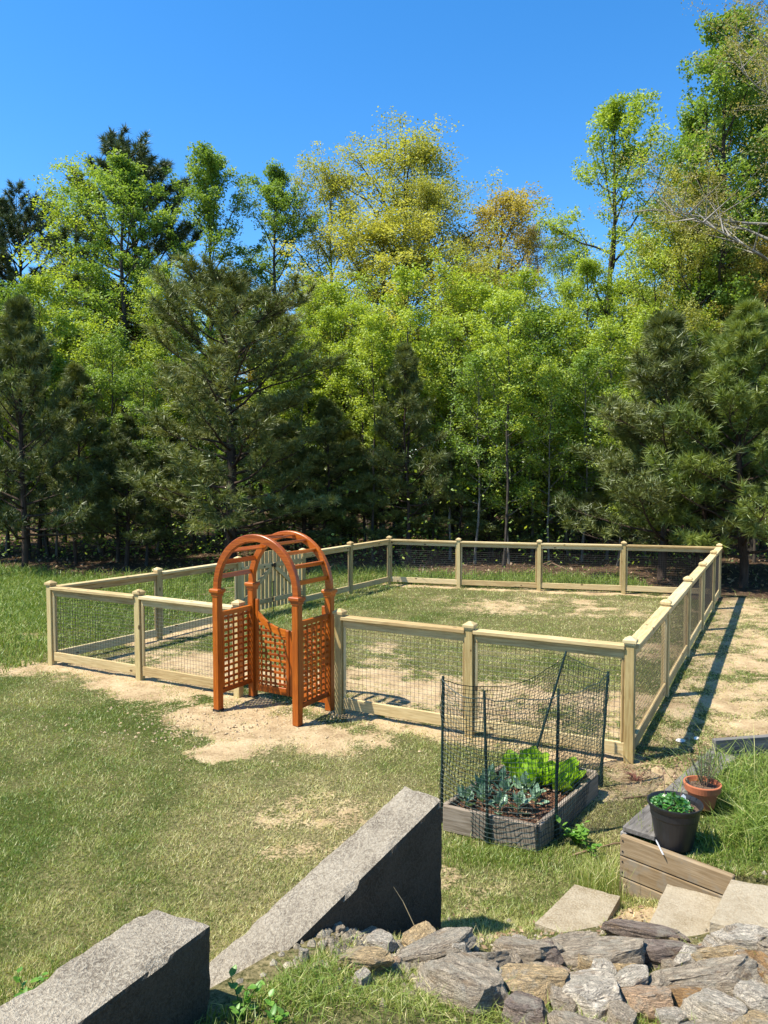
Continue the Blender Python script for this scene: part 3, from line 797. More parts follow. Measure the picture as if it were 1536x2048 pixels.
# ------------------------------------------------------------------ raised bed
bN, bL, bR_ = Vector((1.115, 5.345, 0)), Vector((0.462, 5.68, 0)), Vector((1.832, 6.33, 0))
bB = bL + bR_ - bN
bed = empty('raised_bed', (0, 0, 0)); tag(bed, 'low weathered board bed of mulch and greens inside the dark netting', 'raised bed')
zb = 0.095
def bed_board(a, b, inset=0.02):
    d = (b - a).normalized(); board('bed_board', a + d * inset, b - d * inset, 0.042, 0.20, M['bed_wood'], bed, b=0.006, zc=zb)
bed_board(bL, bN, 0.0); bed_board(bN, bR_, 0.022); bed_board(bR_, bB, 0.0); bed_board(bB, bL, 0.022)
n = 26; V = []
c0 = (bN + bL + bR_ + bB) / 4
for j in range(n):
    for i in range(n):
        p = bN + (bL - bN) * (0.03 + 0.94 * i / (n - 1)) + (bR_ - bN) * (0.02 + 0.96 * j / (n - 1))
        V.append((p.x, p.y, 0.145 + 0.03 * (mnoise.noise(Vector((p.x * 7, p.y * 7, 0)))) + 0.012 * mnoise.noise(Vector((p.x * 30, p.y * 30, 3)))))
Q = [[j * n + i, j * n + i + 1, (j + 1) * n + i + 1, (j + 1) * n + i][::-1] for j in range(n - 1) for i in range(n - 1)]
link('mulch', np_mesh('mulch', V, quads=Q, smooth=True), M['mulch'], bed)
# loose bark chips on the mulch
rs = np.random.RandomState(5)
def scatter_quads(N, fpos, size, flat=0.35, aspect=0.45, rs=rs, lift=0.008):
    P = fpos(N); N = len(P)
    nrm = rs.normal(size=(N, 3)) * flat + np.array([0, 0, 1.0]); nrm /= np.linalg.norm(nrm, axis=1)[:, None]
    a = np.cross(nrm, rs.normal(size=(N, 3))); a /= np.linalg.norm(a, axis=1)[:, None]
    b = np.cross(nrm, a)
    s = (size[0] + (size[1] - size[0]) * rs.rand(N))[:, None]
    P = P + np.array([0, 0, lift])
    V = np.stack([P - a * s, P - b * s * aspect, P + a * s, P + b * s * aspect], 1).reshape(-1, 3)
    return V, np.arange(N * 4).reshape(-1, 4)
def on_bed(N):
    u, v = rs.rand(N), rs.rand(N)
    p = np.array(bN)[None] + np.outer(0.05 + 0.9 * u, np.array(bL - bN)) + np.outer(0.04 + 0.92 * v, np.array(bR_ - bN))
    p[:, 2] = 0.155 + 0.02 * rs.rand(N); return p
V, Q = scatter_quads(900, on_bed, (0.008, 0.022), 0.5)
o = link('bark_chips', np_mesh('bark_chips', V, quads=Q, tint=rs.rand(900)), M['dry_leaf'], bed); tag(o, kind='stuff')

# leaf shapes for the vegetables: a cupped, wavy blade growing along +X
def blade_leaf(name, L, W, curl, wave, stalk, seed, mat, ny_=7, nx_=5, tint=None):
    r = random.Random(seed); V, Q, T = [], [], []
    for j in range(ny_ + 1):
        t = j / ny_
        w = W * math.sin(math.pi * min(1, (0.06 + 0.94 * t)) ** 0.75) ** 0.7 if t < 1 else W * 0.12
        if t < stalk: w = W * 0.10
        ang = curl * t
        x = L * (t - 0.12 * t * t * abs(curl)); z = L * 0.5 * math.sin(ang) * t
        for i in range(nx_ + 1):
            u = i / nx_ * 2 - 1
            zz = z + abs(u) ** 1.6 * w * 0.35 + wave * L * math.sin(u * 5 + t * 17 + seed) * abs(u)
            V.append((x + wave * L * 0.4 * math.sin(t * 23 + u * 9), u * w, zz))
    for j in range(ny_):
        for i in range(nx_):
            a = j * (nx_ + 1) + i; Q.append([a, a + 1, a + nx_ + 2, a + nx_ + 1])
    tt = [0.3 + 0.4 * r.random() + (0.25 if (i % nx_) == nx_ // 2 else 0) for i in range(len(Q))]
    me = np_mesh(name, V, quads=Q, tint=tt, smooth=True); me.materials.append(mat); return me
LET = [blade_leaf('leaf', 0.17, 0.075, 1.1, 0.045, 0.1, s, M['lettuce']) for s in range(4)]
BRO = [blade_leaf('leaf', 0.19, 0.05, 0.5, 0.02, 0.35, s, M['broccoli']) for s in range(3)]
WEE = [blade_leaf('leaf', 0.10, 0.03, 0.3, 0.01, 0.15, s, M['weed'], 4, 2) for s in range(3)]
pr = random.Random(11)
def plant(name, label, cat, group, x, y, z, leaves, n, size, el0, el1, stem=None, stem_h=0.0, mat=None):
    g = empty(name, (x, y, z), pr.uniform(0, 6.28)); tag(g, label, cat, group)
    if stem_h > 0:
        a = Acc(); a.tube([(0, 0, -0.03), (0.004, 0.003, stem_h * 0.6), (0.0, 0.006, stem_h)], [0.008, 0.007, 0.004], 6); link('stem', a.mesh('stem', True), mat or M['weed'], g)
    for i in range(n):
        f = i / max(1, n - 1)
        az = i * 2.399 + pr.uniform(-.3, .3); el = R(el0 + (el1 - el0) * f + pr.uniform(-9, 9)); s = size * pr.uniform(0.75, 1.15) * (1 - 0.25 * f)
        o = link('leaf', leaves[i % len(leaves)], None, g, (0, 0, 0.005 + stem_h * f), (0, 0, 0), (s, s, s))
        o.rotation_euler = (Matrix.Rotation(az, 3, 'Z') @ Matrix.Rotation(-el, 3, 'Y') @ Matrix.Rotation(pr.uniform(-.3, .3), 3, 'X')).to_euler()
    return g
def bedp(u, v):
    p = bN + (bL - bN) * u + (bR_ - bN) * v; return p.x, p.y
let_spots = [(0.18, 0.80), (0.42, 0.84), (0.68, 0.86), (0.16, 0.62), (0.40, 0.66), (0.62, 0.70), (0.86, 0.80), (0.28, 0.90), (0.55, 0.58)]
let_where = ['in the corner by the fence post', 'behind the leaning stake', 'in the row nearest the fence', 'beside the sunny long board', 'in the middle of the patch', 'beside the blue-green broccoli',
             'at the shaded short end', 'tallest at the back of the bed', 'next to the broccoli, with yellow lower leaf']
for (u, v), w in zip(let_spots, let_where):
    x, y = bedp(u, v)
    plant('lettuce', 'bright green lettuce head ' + w, 'lettuce', 'lettuces in the raised bed', x, y, 0.15, LET, 18, pr.uniform(1.0, 1.35), 12, 80)
bro_spots = [(0.50, 0.14), (0.84, 0.30), (0.62, 0.36), (0.28, 0.36), (0.34, 0.20), (0.90, 0.50), (0.76, 0.52), (0.86, 0.12), (0.46, 0.46), (0.74, 0.20)]
bro_where = ['nearest the front board', 'by the front corner stake', 'in the middle row', 'beside the long side board', 'near the front corner of the bed', 'under the short end of the netting',
             'next to the lettuces on the shaded side', 'closest to the concrete wall', 'between the stakes in front of the lettuces', 'just inside the front stake']
for (u, v), w in zip(bro_spots, bro_where):
    x, y = bedp(u, v)
    plant('broccoli_plant', 'blue-green broccoli seedling ' + w, 'broccoli', 'broccoli seedlings in the raised bed', x, y, 0.15, BRO, 9, pr.uniform(0.6, 0.95), 8, 66, True, 0.06, M['broccoli'])

# ------------------------------------------------------------------ netting cage
cage = empty('netting_fence'); tag(cage, 'dark green plastic netting on thin stakes round the raised bed', 'netting')
stakes = [((0.455, 5.80, 0.0), (0.465, 5.83, 1.16)), ((0.775, 5.47, 0.0), (0.745, 5.50, 1.14)), ((1.30, 5.545, 0.0), (1.315, 5.58, 1.13)),
          ((1.90, 6.47, 0.0), (1.965, 6.50, 1.02)), ((1.36, 6.80, 0.05), (1.70, 6.92, 1.10))]
for k, (p, q) in enumerate(stakes):
    a = Acc(); a.tube([p, q], [0.0125, 0.0105], 8)
    P, Q2 = Vector(p), Vector(q)
    for t in np.arange(0.1, 0.98, 0.11):
        c = P.lerp(Q2, t); a.box((c.x, c.y - 0.013, c.z), (0.012, 0.012, 0.014))
    a.box((p[0], p[1], p[2] + 0.06), (0.055, 0.006, 0.10))
    link('stake', a.mesh('stake'), M['stake'], cage)
bot = [(0.44, 5.79), (0.765, 5.44), (1.12, 5.295), (1.31, 5.51), (1.925, 6.46), (1.45, 6.86), (0.44, 5.79)]
topv = [(0.455, 5.83, 1.13), (0.745, 5.49, 1.08), (1.03, 5.53, 1.08), (1.325, 5.565, 1.08), (1.985, 6.50, 1.00), (1.70, 6.91, 1.06), (0.455, 5.83, 1.13)]
par = np.array([0, .5, .88, 1.2, 2.3, 2.95, 4.4]) / 4.4
nc, nr = 122, 30
us = np.linspace(0, 1, nc + 1)
bx_ = np.interp(us, par, [b[0] for b in bot]); by_ = np.interp(us, par, [b[1] for b in bot])
tx_ = np.interp(us, par, [t[0] for t in topv]); ty_ = np.interp(us, par, [t[1] for t in topv]); tz_ = np.interp(us, par, [t[2] for t in topv])
sag = np.zeros_like(us)
for a_, b_, d_ in zip(par[:-1], par[1:], (0.05, 0.02, 0.02, 0.03, 0.02, 0.16)):
    m_ = (us >= a_) & (us <= b_); sag[m_] += d_ * np.sin(np.pi * (us[m_] - a_) / (b_ - a_))
tz_ = tz_ - sag
vv = np.linspace(0, 1, nr + 1)
PX = bx_[None] * (1 - vv[:, None]) + tx_[None] * vv[:, None]; PY = by_[None] * (1 - vv[:, None]) + ty_[None] * vv[:, None]
PZ = 0.02 + (tz_[None] - 0.02) * vv[:, None] + np.zeros_like(PX)
uu, v2 = np.meshgrid(us, vv)
wob = 0.02
PX = PX + wob * (fbm(uu * 26, v2 * 5, 101) - 0.5) * 2; PY = PY + wob * (fbm(uu * 26, v2 * 5, 102) - 0.5) * 2
PZ = PZ + 0.018 * (fbm(uu * 20, v2 * 4, 103) - 0.5) * 2
G = np.stack([PX, PY, PZ], -1)
a = Acc()
def strands(A, B, r):
    """many straight strands at once, triangular section"""
    A = A.reshape(-1, 3); B = B.reshape(-1, 3)
    d = B - A; d /= np.linalg.norm(d, axis=1)[:, None] + 1e-9
    ref = np.where(np.abs(d[:, 2:3]) < 0.8, np.array([[0, 0, 1.0]]), np.array([[1.0, 0.3, 0]]))
    e = np.cross(d, ref); e /= np.linalg.norm(e, axis=1)[:, None]; f = np.cross(d, e)
    off = [e * r, (-0.5 * e + 0.866 * f) * r, (-0.5 * e - 0.866 * f) * r]
    V = np.stack([A + off[0], A + off[1], A + off[2], B + off[0], B + off[1], B + off[2]], 1).reshape(-1, 3)
    b = np.arange(len(A))[:, None] * 6
    Q = np.concatenate([b + np.array([[0, 1, 4, 3]]), b + np.array([[1, 2, 5, 4]]), b + np.array([[2, 0, 3, 5]])])
    a.add(V, Q)
strands(G[:, :-1], G[:, 1:], 0.0022); strands(G[:-1], G[1:], 0.0022)
strands(G[-1, :-1], G[-1, 1:], 0.004)
link('net', a.mesh('net'), M['net'], cage)

# ------------------------------------------------------------------ planter terrace with pots
pl = empty('timber_planter', (1.543, 4.765, 0)); tag(pl, 'weathered plank-sided planter terrace beside the concrete steps', 'planter')
o0 = Vector((1.543, 4.765, 0))
P1 = Vector((2.025, 4.27, 0)) - o0; dF = P1.normalized(); P2 = Vector((2.716, 6.141, 0)) - o0; dS = P2.normalized(); P3 = Vector((5.2, 6.62, 0)) - o0
def L3(v, z): return (v.x, v.y, z)
LF = P1.length
for z, e in ((0.345, LF + 0.02), (0.207, LF - 0.02), (0.069, LF * 0.60)):
    board('plank', L3(dF * 0.0, z), L3(dF * e, z), 0.042, 0.132, M['brown_wood'], pl, b=0.006)
nS = Vector((-dS.y, dS.x, 0))
for z in (0.345, 0.207, 0.069):
    board('plank', L3(dS * 0.028 - nS * 0.0, z), L3(P2, z), 0.042, 0.132, M['grey_wood'], pl, b=0.006)
dB_ = (P3 - P2).normalized()
board('cap_plank', L3(dS * 0.03 - nS * 0.10, 0.432), L3(P2 - nS * 0.10, 0.432), 0.215, 0.038, M['grey_wood'], pl, b=0.006)
for z in (0.40, 0.27, 0.14): board('plank', L3(P2 + dB_ * 0.03, z + 0.08), L3(P3, z + 0.08), 0.05, 0.125, M['grey_wood'], pl, b=0.006)
for z in (0.38, 0.31, 0.242, 0.172, 0.104, 0.034):
    s = Acc(); s.tube([(0, -0.004, 0), (0, 0.012, 0)], 0.0055, 8)
    c = dF * 0.022 + Vector((dF.y, -dF.x, 0)) * 0.021
    o = link('screw', s.mesh('screw'), M['black_metal'], pl, (c.x, c.y, z), (0, 0, math.atan2(dF.y, dF.x)))

def pot(name, label, x, y, z, prof, mat, soil_r, soil_z):
    g = empty(name, (x, y, z)); tag(g, label, 'plant pot')
    n = 40; V, Q = [], []
    for r, h in prof:
        for i in range(n):
            t = 2 * math.pi * i / n; V.append((r * math.cos(t), r * math.sin(t), h))
    for k in range(len(prof) - 1):
        for i in range(n): Q.append([k * n + i, k * n + (i + 1) % n, (k + 1) * n + (i + 1) % n, (k + 1) * n + i])
    link('pot_body', np_mesh('pot_body', V, quads=Q, smooth=False), mat, g)
    V = [(0, 0, soil_z + 0.012)]; T = []
    for ring in (0.5, 1.0):
        for i in range(24):
            t = 2 * math.pi * i / 24; V.append((soil_r * ring * math.cos(t), soil_r * ring * math.sin(t), soil_z + 0.008 * math.sin(i * 2.3) * (1.2 - ring)))
    T = [[0, 1 + i, 1 + (i + 1) % 24] for i in range(24)]
    Q = [[1 + i, 25 + i, 25 + (i + 1) % 24, 1 + (i + 1) % 24] for i in range(24)]
    link('potting_soil', np_mesh('potting_soil', V, quads=Q, tris=T, smooth=True), M['potting'], g)
    return g
BPX, BPY, BPZ = 1.845, 4.66, 0.395
pot('plant_pot', 'large black plastic pot on the corner of the planter terrace', BPX, BPY, BPZ,
    [(0.0, 0.0), (0.108, 0.0), (0.112, 0.01), (0.142, 0.185), (0.147, 0.195), (0.150, 0.235), (0.158, 0.245), (0.168, 0.268), (0.168, 0.276), (0.160, 0.276), (0.150, 0.255), (0.140, 0.215)], M['black_plastic'], 0.150, 0.232)
TPX, TPY, TPZ = 2.225, 5.14, 0.425
pot('plant_pot', 'terracotta pot with thick rim holding a rosemary', TPX, TPY, TPZ,
    [(0.0, 0.0), (0.078, 0.0), (0.080, 0.004), (0.104, 0.118), (0.106, 0.12), (0.118, 0.12), (0.126, 0.165), (0.124, 0.170), (0.114, 0.170), (0.104, 0.13), (0.098, 0.11)], M['terracotta'], 0.106, 0.138)
def leaf_cloud(name, N, fpos, size, mat, parent, flat=0.8, aspect=0.5, seed=1, tint=(0, 1)):
    r2 = np.random.RandomState(seed)
    V, Q = scatter_quads(N, fpos, size, flat, aspect, r2, 0)
    me = np_mesh(name, V, quads=Q, tint=tint[0] + (tint[1] - tint[0]) * r2.rand(N)); me.materials.append(mat)
    return link(name, me, None, parent)
hb = empty('strawberry_plant', (BPX, BPY, BPZ + 0.235)); tag(hb, 'low leafy green plant with wiry seed stalks in the black pot', 'plant')
r3 = np.random.RandomState(8)
def dome(N):
    t = r3.rand(N) * 6.283; r = 0.125 * np.sqrt(r3.rand(N)); h = 0.085 * (1 - (r / 0.14) ** 2) * (0.35 + 0.65 * r3.rand(N))
    return np.stack([r * np.cos(t) - 0.018, r * np.sin(t) + 0.01, h], 1)
o = leaf_cloud('foliage', 620, dome, (0.009, 0.02), M['herb'], hb, 0.6, 0.55, 3); tag(o, kind='stuff')
for (ax, ay, hh, bx2) in ((-0.05, 0.03, 0.24, -0.02), (0.0, 0.05, 0.25, 0.03), (0.03, 0.02, 0.17, 0.05)):
    a = Acc(); a.tube([(ax, ay, 0.0), (ax + bx2 * 0.4, ay, hh * 0.6), (ax + bx2, ay, hh)], [0.0022, 0.002, 0.0016], 5); a.tube([(ax + bx2, ay, hh - 0.004), (ax + bx2, ay, hh + 0.006), (ax + bx2, ay, hh + 0.016)], [0.004, 0.007, 0.002], 6)
    link('seed_stalk', a.mesh('seed_stalk'), M['twig'], hb)
rm = empty('rosemary_plant', (TPX + 0.02, TPY + 0.01, TPZ + 0.14)); tag(rm, 'upright grey-green rosemary growing in the terracotta pot', 'plant')
a = Acc(); V2 = []; tt2 = []
for k in range(15):
    az = k * 2.4; l = 0.16 + 0.10 * r3.rand(); lean = 0.30 * r3.rand()
    pts = [(0.02 * math.cos(az), 0.02 * math.sin(az), 0)] + [((0.02 + lean * 0.33 * t * l / 0.2) * math.cos(az), (0.02 + lean * 0.33 * t * l / 0.2) * math.sin(az), l * t) for t in (0.4, 0.75, 1.0)]
    a.tube(pts, [0.003, 0.0025, 0.002, 0.0012], 4)
    pts = np.array(pts)
    for s in np.linspace(0.15, 1, 26):
        c = np.array([np.interp(s, [0, .4, .75, 1], pts[:, i]) for i in range(3)])
        for _ in range(3):
            d = r3.normal(size=3); d[2] = abs(d[2]) * 0.7 + 0.3; d /= np.linalg.norm(d); sd = np.cross(d, r3.normal(size=3)); sd /= np.linalg.norm(sd)
            V2 += [c - sd * 0.0018, c + sd * 0.0018, c + d * 0.024]; tt2.append(r3.rand())
link('stem', a.mesh('stem'), M['twig'], rm)
o = link('foliage', np_mesh('foliage', V2, tris=np.arange(len(V2)).reshape(-1, 3), tint=tt2), M['rosemary'], rm); tag(o, kind='stuff')
def tag_mesh(l, w):
    a = Acc(); V = [(-w / 2, 0, -0.04), (w / 2, 0, -0.04), (w / 2, 0, l * 0.8), (0, 0, l), (-w / 2, 0, l * 0.8)]
    V += [(x, 0.0012, z) for x, _, z in V]
    Q = [[0, 1, 6, 5], [1, 2, 7, 6], [2, 3, 8, 7], [3, 4, 9, 8], [4, 0, 5, 9], [0, 4, 2, 1], [5, 6, 7, 9]]; T = [[4, 3, 2], [9, 7, 8]]
    return np_mesh('plant_label', V, quads=Q, tris=T)
tag(link('plant_label', tag_mesh(0.065, 0.034), M['white'], None, (BPX + 0.075, BPY + 0.045, BPZ + 0.235), (R(-14), R(6), R(12))), 'small white plastic marker stuck in the black pot', 'plant marker')
tag(link('plant_label', tag_mesh(0.05, 0.018), M['grey_wood'], None, (TPX - 0.088, TPY + 0.0, TPZ + 0.14), (R(-10), R(-12), R(30))), 'thin grey marker at the rim of the terracotta pot', 'plant marker')
tag(link('plant_label', tag_mesh(0.06, 0.016), M['white'], None, (BPX - 0.13, BPY - 0.115, BPZ + 0.03), (R(-52), R(24), R(30))), 'fallen white marker on the ground beside the black pot', 'plant marker')

# ------------------------------------------------------------------ steps
st = empty('garden_steps', (1.2, 4.4, 0)); tag(st, 'pale concrete slab steps climbing beside the plank planter', 'steps')
so = Vector((1.2, 4.4, 0))
def slab(pts, z, th, seed):
    top = [(x - so.x, y - so.y, z) for x, y in pts]; b_ = [(x, y, z - th) for x, y, _ in top]
    me = rough_block('step_slab', b_, top, seed, M['slab'], 0.0025, 0.03, 0.006, 0.35)
    return link('step_slab', me, None, st)
slab([(0.88, 4.26), (1.17, 4.06), (1.47, 4.54), (1.22, 4.68)], 0.125, 0.12, 5)
slab([(1.42, 3.96), (1.70, 3.80), (1.99, 4.27), (1.72, 4.44)], 0.265, 0.16, 6)
slab([(1.71, 3.83), (2.45, 3.45), (2.75, 3.95), (2.02, 4.255)], 0.395, 0.2, 7)

# ------------------------------------------------------------------ stone wall
def stone_mesh(seed, sub=4):
    r = random.Random(seed)
    bm = bmesh.new(); bmesh.ops.create_icosphere(bm, subdivisions=sub, radius=1.0)
    planes = [(Vector((r.gauss(0, .12), r.gauss(0, .12), 1)).normalized(), r.uniform(0.5, 0.7)), (Vector((r.gauss(0, .2), r.gauss(0, .2), -1)).normalized(), 0.6)]
    k0 = r.uniform(0, 1)
    for k in range(5):
        t = (k + k0 + r.uniform(-.25, .25)) * 2 * math.pi / 5
        planes.append((Vector((math.cos(t), math.sin(t), r.gauss(0, 0.25))).normalized(), r.uniform(0.66, 0.84)))
    for _ in range(5):
        n = Vector((r.gauss(0, 1), r.gauss(0, 1), r.gauss(0, 0.8))).normalized(); planes.append((n, r.uniform(0.70, 0.86)))
    for v in bm.verts:
        p = v.co * 1.12
        q = v.co + Vector((seed * 7.7, 0, 0))
        for i, (n, d) in enumerate(planes):
            e = p.dot(n) - d - 0.05 * mnoise.noise(q * 2.3 + Vector((i * 3.1, 0, 0)))
            if e > 0: p -= n * e * 0.985
        lay = mnoise.noise(Vector((q.x * 1.2, q.y * 1.2, q.z * 7)))
        p += v.co * (0.05 * mnoise.noise(q * 1.7) + 0.045 * lay + 0.03 * mnoise.fractal(q * 6, 0.8, 2.0, 4))
        v.co = p
    me = bpy.data.meshes.new('stone'); bm.to_mesh(me); bm.free()
    me.polygons.foreach_set('use_smooth', np.zeros(len(me.polygons), dtype=bool))
    me.materials.append(M['stone']); return me
SM = [stone_mesh(s) for s in range(14)]
GREY, TAN, PURP, PALE, RUST, PINK = (0.50, 0.415, 0.30), (0.64, 0.47, 0.25), (0.31, 0.24, 0.19), (0.68, 0.60, 0.47), (0.46, 0.27, 0.11), (0.62, 0.43, 0.27)
sw = empty('stone_wall', (1.4, 3.4, 0.4)); tag(sw, 'dry stacked wall of rough grey and tan field stones below the steps', 'stone wall')
STONES = [
    (0.231, 3.459, 0.485, 0.194, 0.058, 0.039, 20, 6, -8, GREY),
    (0.356, 3.189, 0.495, 0.208, 0.122, 0.083, -18, 3, 4, GREY),
    (0.699, 3.306, 0.434, 0.173, 0.099, 0.067, 7, -9, 2, TAN),
    (0.928, 3.191, 0.414, 0.133, 0.146, 0.099, 4, -2, -6, PALE),
    (0.693, 3.575, 0.399, 0.147, 0.074, 0.051, -3, -7, 4, GREY),
    (0.773, 3.549, 0.394, 0.106, 0.053, 0.036, 21, 6, 0, PURP),
    (1.079, 3.592, 0.345, 0.215, 0.105, 0.071, -2, -11, -9, GREY),
    (1.399, 3.904, 0.286, 0.219, 0.065, 0.044, -20, -5, -3, PURP),
    (1.392, 3.657, 0.344, 0.198, 0.079, 0.054, -5, 5, 0, PURP),
    (1.474, 3.359, 0.385, 0.232, 0.126, 0.086, 2, -11, -9, GREY),
    (1.167, 3.180, 0.408, 0.109, 0.103, 0.070, -7, -14, 0, PINK),
    (1.132, 3.354, 0.386, 0.119, 0.059, 0.040, 21, 0, -6, PALE),
    (1.833, 3.723, 0.356, 0.167, 0.093, 0.063, 17, 2, 4, PALE),
    (1.659, 3.564, 0.379, 0.140, 0.059, 0.040, 17, 1, 5, TAN),
    (1.751, 3.430, 0.402, 0.109, 0.079, 0.053, -6, 7, 9, RUST),
    (1.427, 3.077, 0.458, 0.138, 0.085, 0.058, -14, 1, 4, PALE),
    (1.649, 3.182, 0.445, 0.095, 0.082, 0.056, -1, -4, 0, PALE),
    (1.204, 3.022, 0.470, 0.068, 0.050, 0.035, 18, -4, 6, PALE),
    (0.990, 3.018, 0.469, 0.056, 0.075, 0.051, -6, 4, 7, GREY),
    (0.586, 3.009, 0.501, 0.101, 0.075, 0.051, -1, -3, 8, PURP),
    (0.986, 3.756, 0.320, 0.126, 0.053, 0.036, 9, -5, -5, GREY),
    (-0.074, 3.277, 0.556, 0.122, 0.060, 0.041, -7, 0, -6, TAN),
    (0.473, 3.403, 0.473, 0.102, 0.057, 0.039, 17, -11, 8, GREY),
    (0.784, 3.142, 0.454, 0.070, 0.065, 0.045, -8, 6, 4, GREY),
    (1.328, 3.200, 0.417, 0.108, 0.067, 0.045, 0, -4, 3, RUST),
    (1.943, 3.570, 0.394, 0.120, 0.089, 0.061, 3, -9, -5, GREY),
    (1.830, 3.232, 0.441, 0.121, 0.094, 0.064, 0, 6, 2, TAN),
    (0.790, 2.880, 0.519, 0.118, 0.072, 0.049, -18, 3, 4, GREY),
    (1.220, 2.792, 0.557, 0.125, 0.070, 0.047, 17, -13, 4, GREY),
    (1.501, 2.851, 0.551, 0.106, 0.071, 0.048, -19, -1, -4, TAN),
    (1.133, 3.488, 0.368, 0.091, 0.052, 0.036, -12, 4, -7, TAN)]
for k, (x, y, z, sx, sy, sz, rz, rx, ry, c) in enumerate(STONES):
    o = link('stone', SM[k % len(SM)], None, sw, (x - 1.4, y - 3.4, z - 0.4), (R(rx - 12), R(ry), R(rz)), (sx * 1.22, sy * 1.45, sz * 1.5)); o.color = (*c, 1)
fr_ = random.Random(31)
for k in range(46):     # small stones wedged between the big ones
    x = fr_.uniform(0.3, 1.95); y = 3.02 + 0.22 * (x - 0.3) + fr_.uniform(0, 0.62); q = fr_.uniform(0.03, 0.075)
    if any(in_poly(np.array([x]), np.array([y]), S_)[0] for S_ in ([(0.82, 4.2), (1.2, 4.0), (1.5, 4.6), (1.2, 4.7)], [(1.38, 3.9), (2.5, 3.4), (2.8, 4.0), (1.7, 4.5)])): continue
    o = link('stone', SM[(k * 5 + 2) % len(SM)], None, sw, (x - 1.4, y - 3.4, gz(x, y) + q * 0.5 - 0.4), (fr_.uniform(-.4, .4), fr_.uniform(-.4, .4), fr_.uniform(0, 6)), (q * 1.4, q, q * 0.9))
    o.color = (*fr_.choice([GREY, TAN, PALE, GREY, PINK]), 1)
LOOSE = [(-0.02, 3.50, 0.10, 0.075, 0.05, PALE, 'pale boulder half buried in the rubble below the sloping wall'), (0.18, 3.60, 0.14, 0.09, 0.06, TAN, 'sandy boulder in the rubble at the foot of the tall wall end'),
         (-0.10, 3.14, 0.045, 0.045, 0.05, PALE, 'fist-sized pale stone standing in the grass below the rubble'), (-0.36, 3.26, 0.022, 0.03, 0.06, PALE, 'thin upright pale stone at the lower edge of the rubble'),
         (-0.22, 3.56, 0.05, 0.04, 0.035, GREY, 'small grey stone against the shaded face of the wall'), (-0.08, 3.72, 0.06, 0.04, 0.03, GREY, 'dark stone in the shadow of the tall wall end'),
         (0.06, 3.36, 0.03, 0.03, 0.025, PINK, 'small round stone in front of the sandy boulder')]
for k, (x, y, a_, b_, h_, c, lb) in enumerate(LOOSE):
    o = link('loose_stone', SM[(k * 3 + 1) % len(SM)], None, None, (x, y, gz(x, y) + h_ * 0.35), (0, 0, k * 1.3), (a_, b_, h_)); o.color = (*c, 1); tag(o, lb, 'stone')
# rubble: gravelly crumbs on the bank
rr = np.random.RandomState(14)
def pebbles(N, cx, cy, sx_, sy_, s0, s1, name, label, mat):
    x = cx + sx_ * rr.normal(size=N); y = cy + sy_ * rr.normal(size=N); z = terrain(x, y)
    s = s0 + (s1 - s0) * rr.rand(N) ** 2
    ico = np.array([[0, 0, 1], [0.9, 0, 0.1], [0.25, 0.85, 0.2], [-0.7, 0.55, 0.1], [-0.75, -0.5, 0.15], [0.3, -0.9, 0.05], [0, 0, -0.6]])
    tr = [[0, 1, 2], [0, 2, 3], [0, 3, 4], [0, 4, 5], [0, 5, 1], [6, 2, 1], [6, 3, 2], [6, 4, 3], [6, 5, 4], [6, 1, 5]]
    V = (ico[None] * (0.7 + 0.6 * rr.rand(N, 7, 1))) * s[:, None, None]
    t = rr.rand(N) * 6.28; c, s2 = np.cos(t), np.sin(t)
    V = np.stack([V[..., 0] * c[:, None] - V[..., 1] * s2[:, None], V[..., 0] * s2[:, None] + V[..., 1] * c[:, None], V[..., 2]], -1) + np.stack([x, y, z], 1)[:, None]
    T = np.arange(N)[:, None, None] * 7 + np.array(tr)[None]
    o = link(name, np_mesh(name, V.reshape(-1, 3), tris=T.reshape(-1, 3)), mat); tag(o, label, 'gravel', kind='stuff'); o.color = (0.5, 0.43, 0.31, 1)
pebbles(900, 0.0, 3.45, 0.20, 0.17, 0.006, 0.03, 'rubble', 'crumbly sandy rubble on the bank beside the concrete wall', M['stone'])
pebbles(700, 1.3, 3.8, 0.6, 0.25, 0.005, 0.022, 'gravel', 'small gravel between the stones and the steps', M['stone'])

M['clod'] = soil_mat('sandy_clod', (0.36, 0.25, 0.13), (0.56, 0.43, 0.26), 40)
pebbles(900, -1.6, 8.2, 0.9, 0.5, 0.006, 0.022, 'soil_clods', 'sandy clods of turned soil around the arbor', M['clod'])
pebbles(900, 5.2, 10.5, 1.3, 2.2, 0.006, 0.022, 'soil_crumbs', 'sandy crumbs on the bare strip beside the fence', M['clod'])
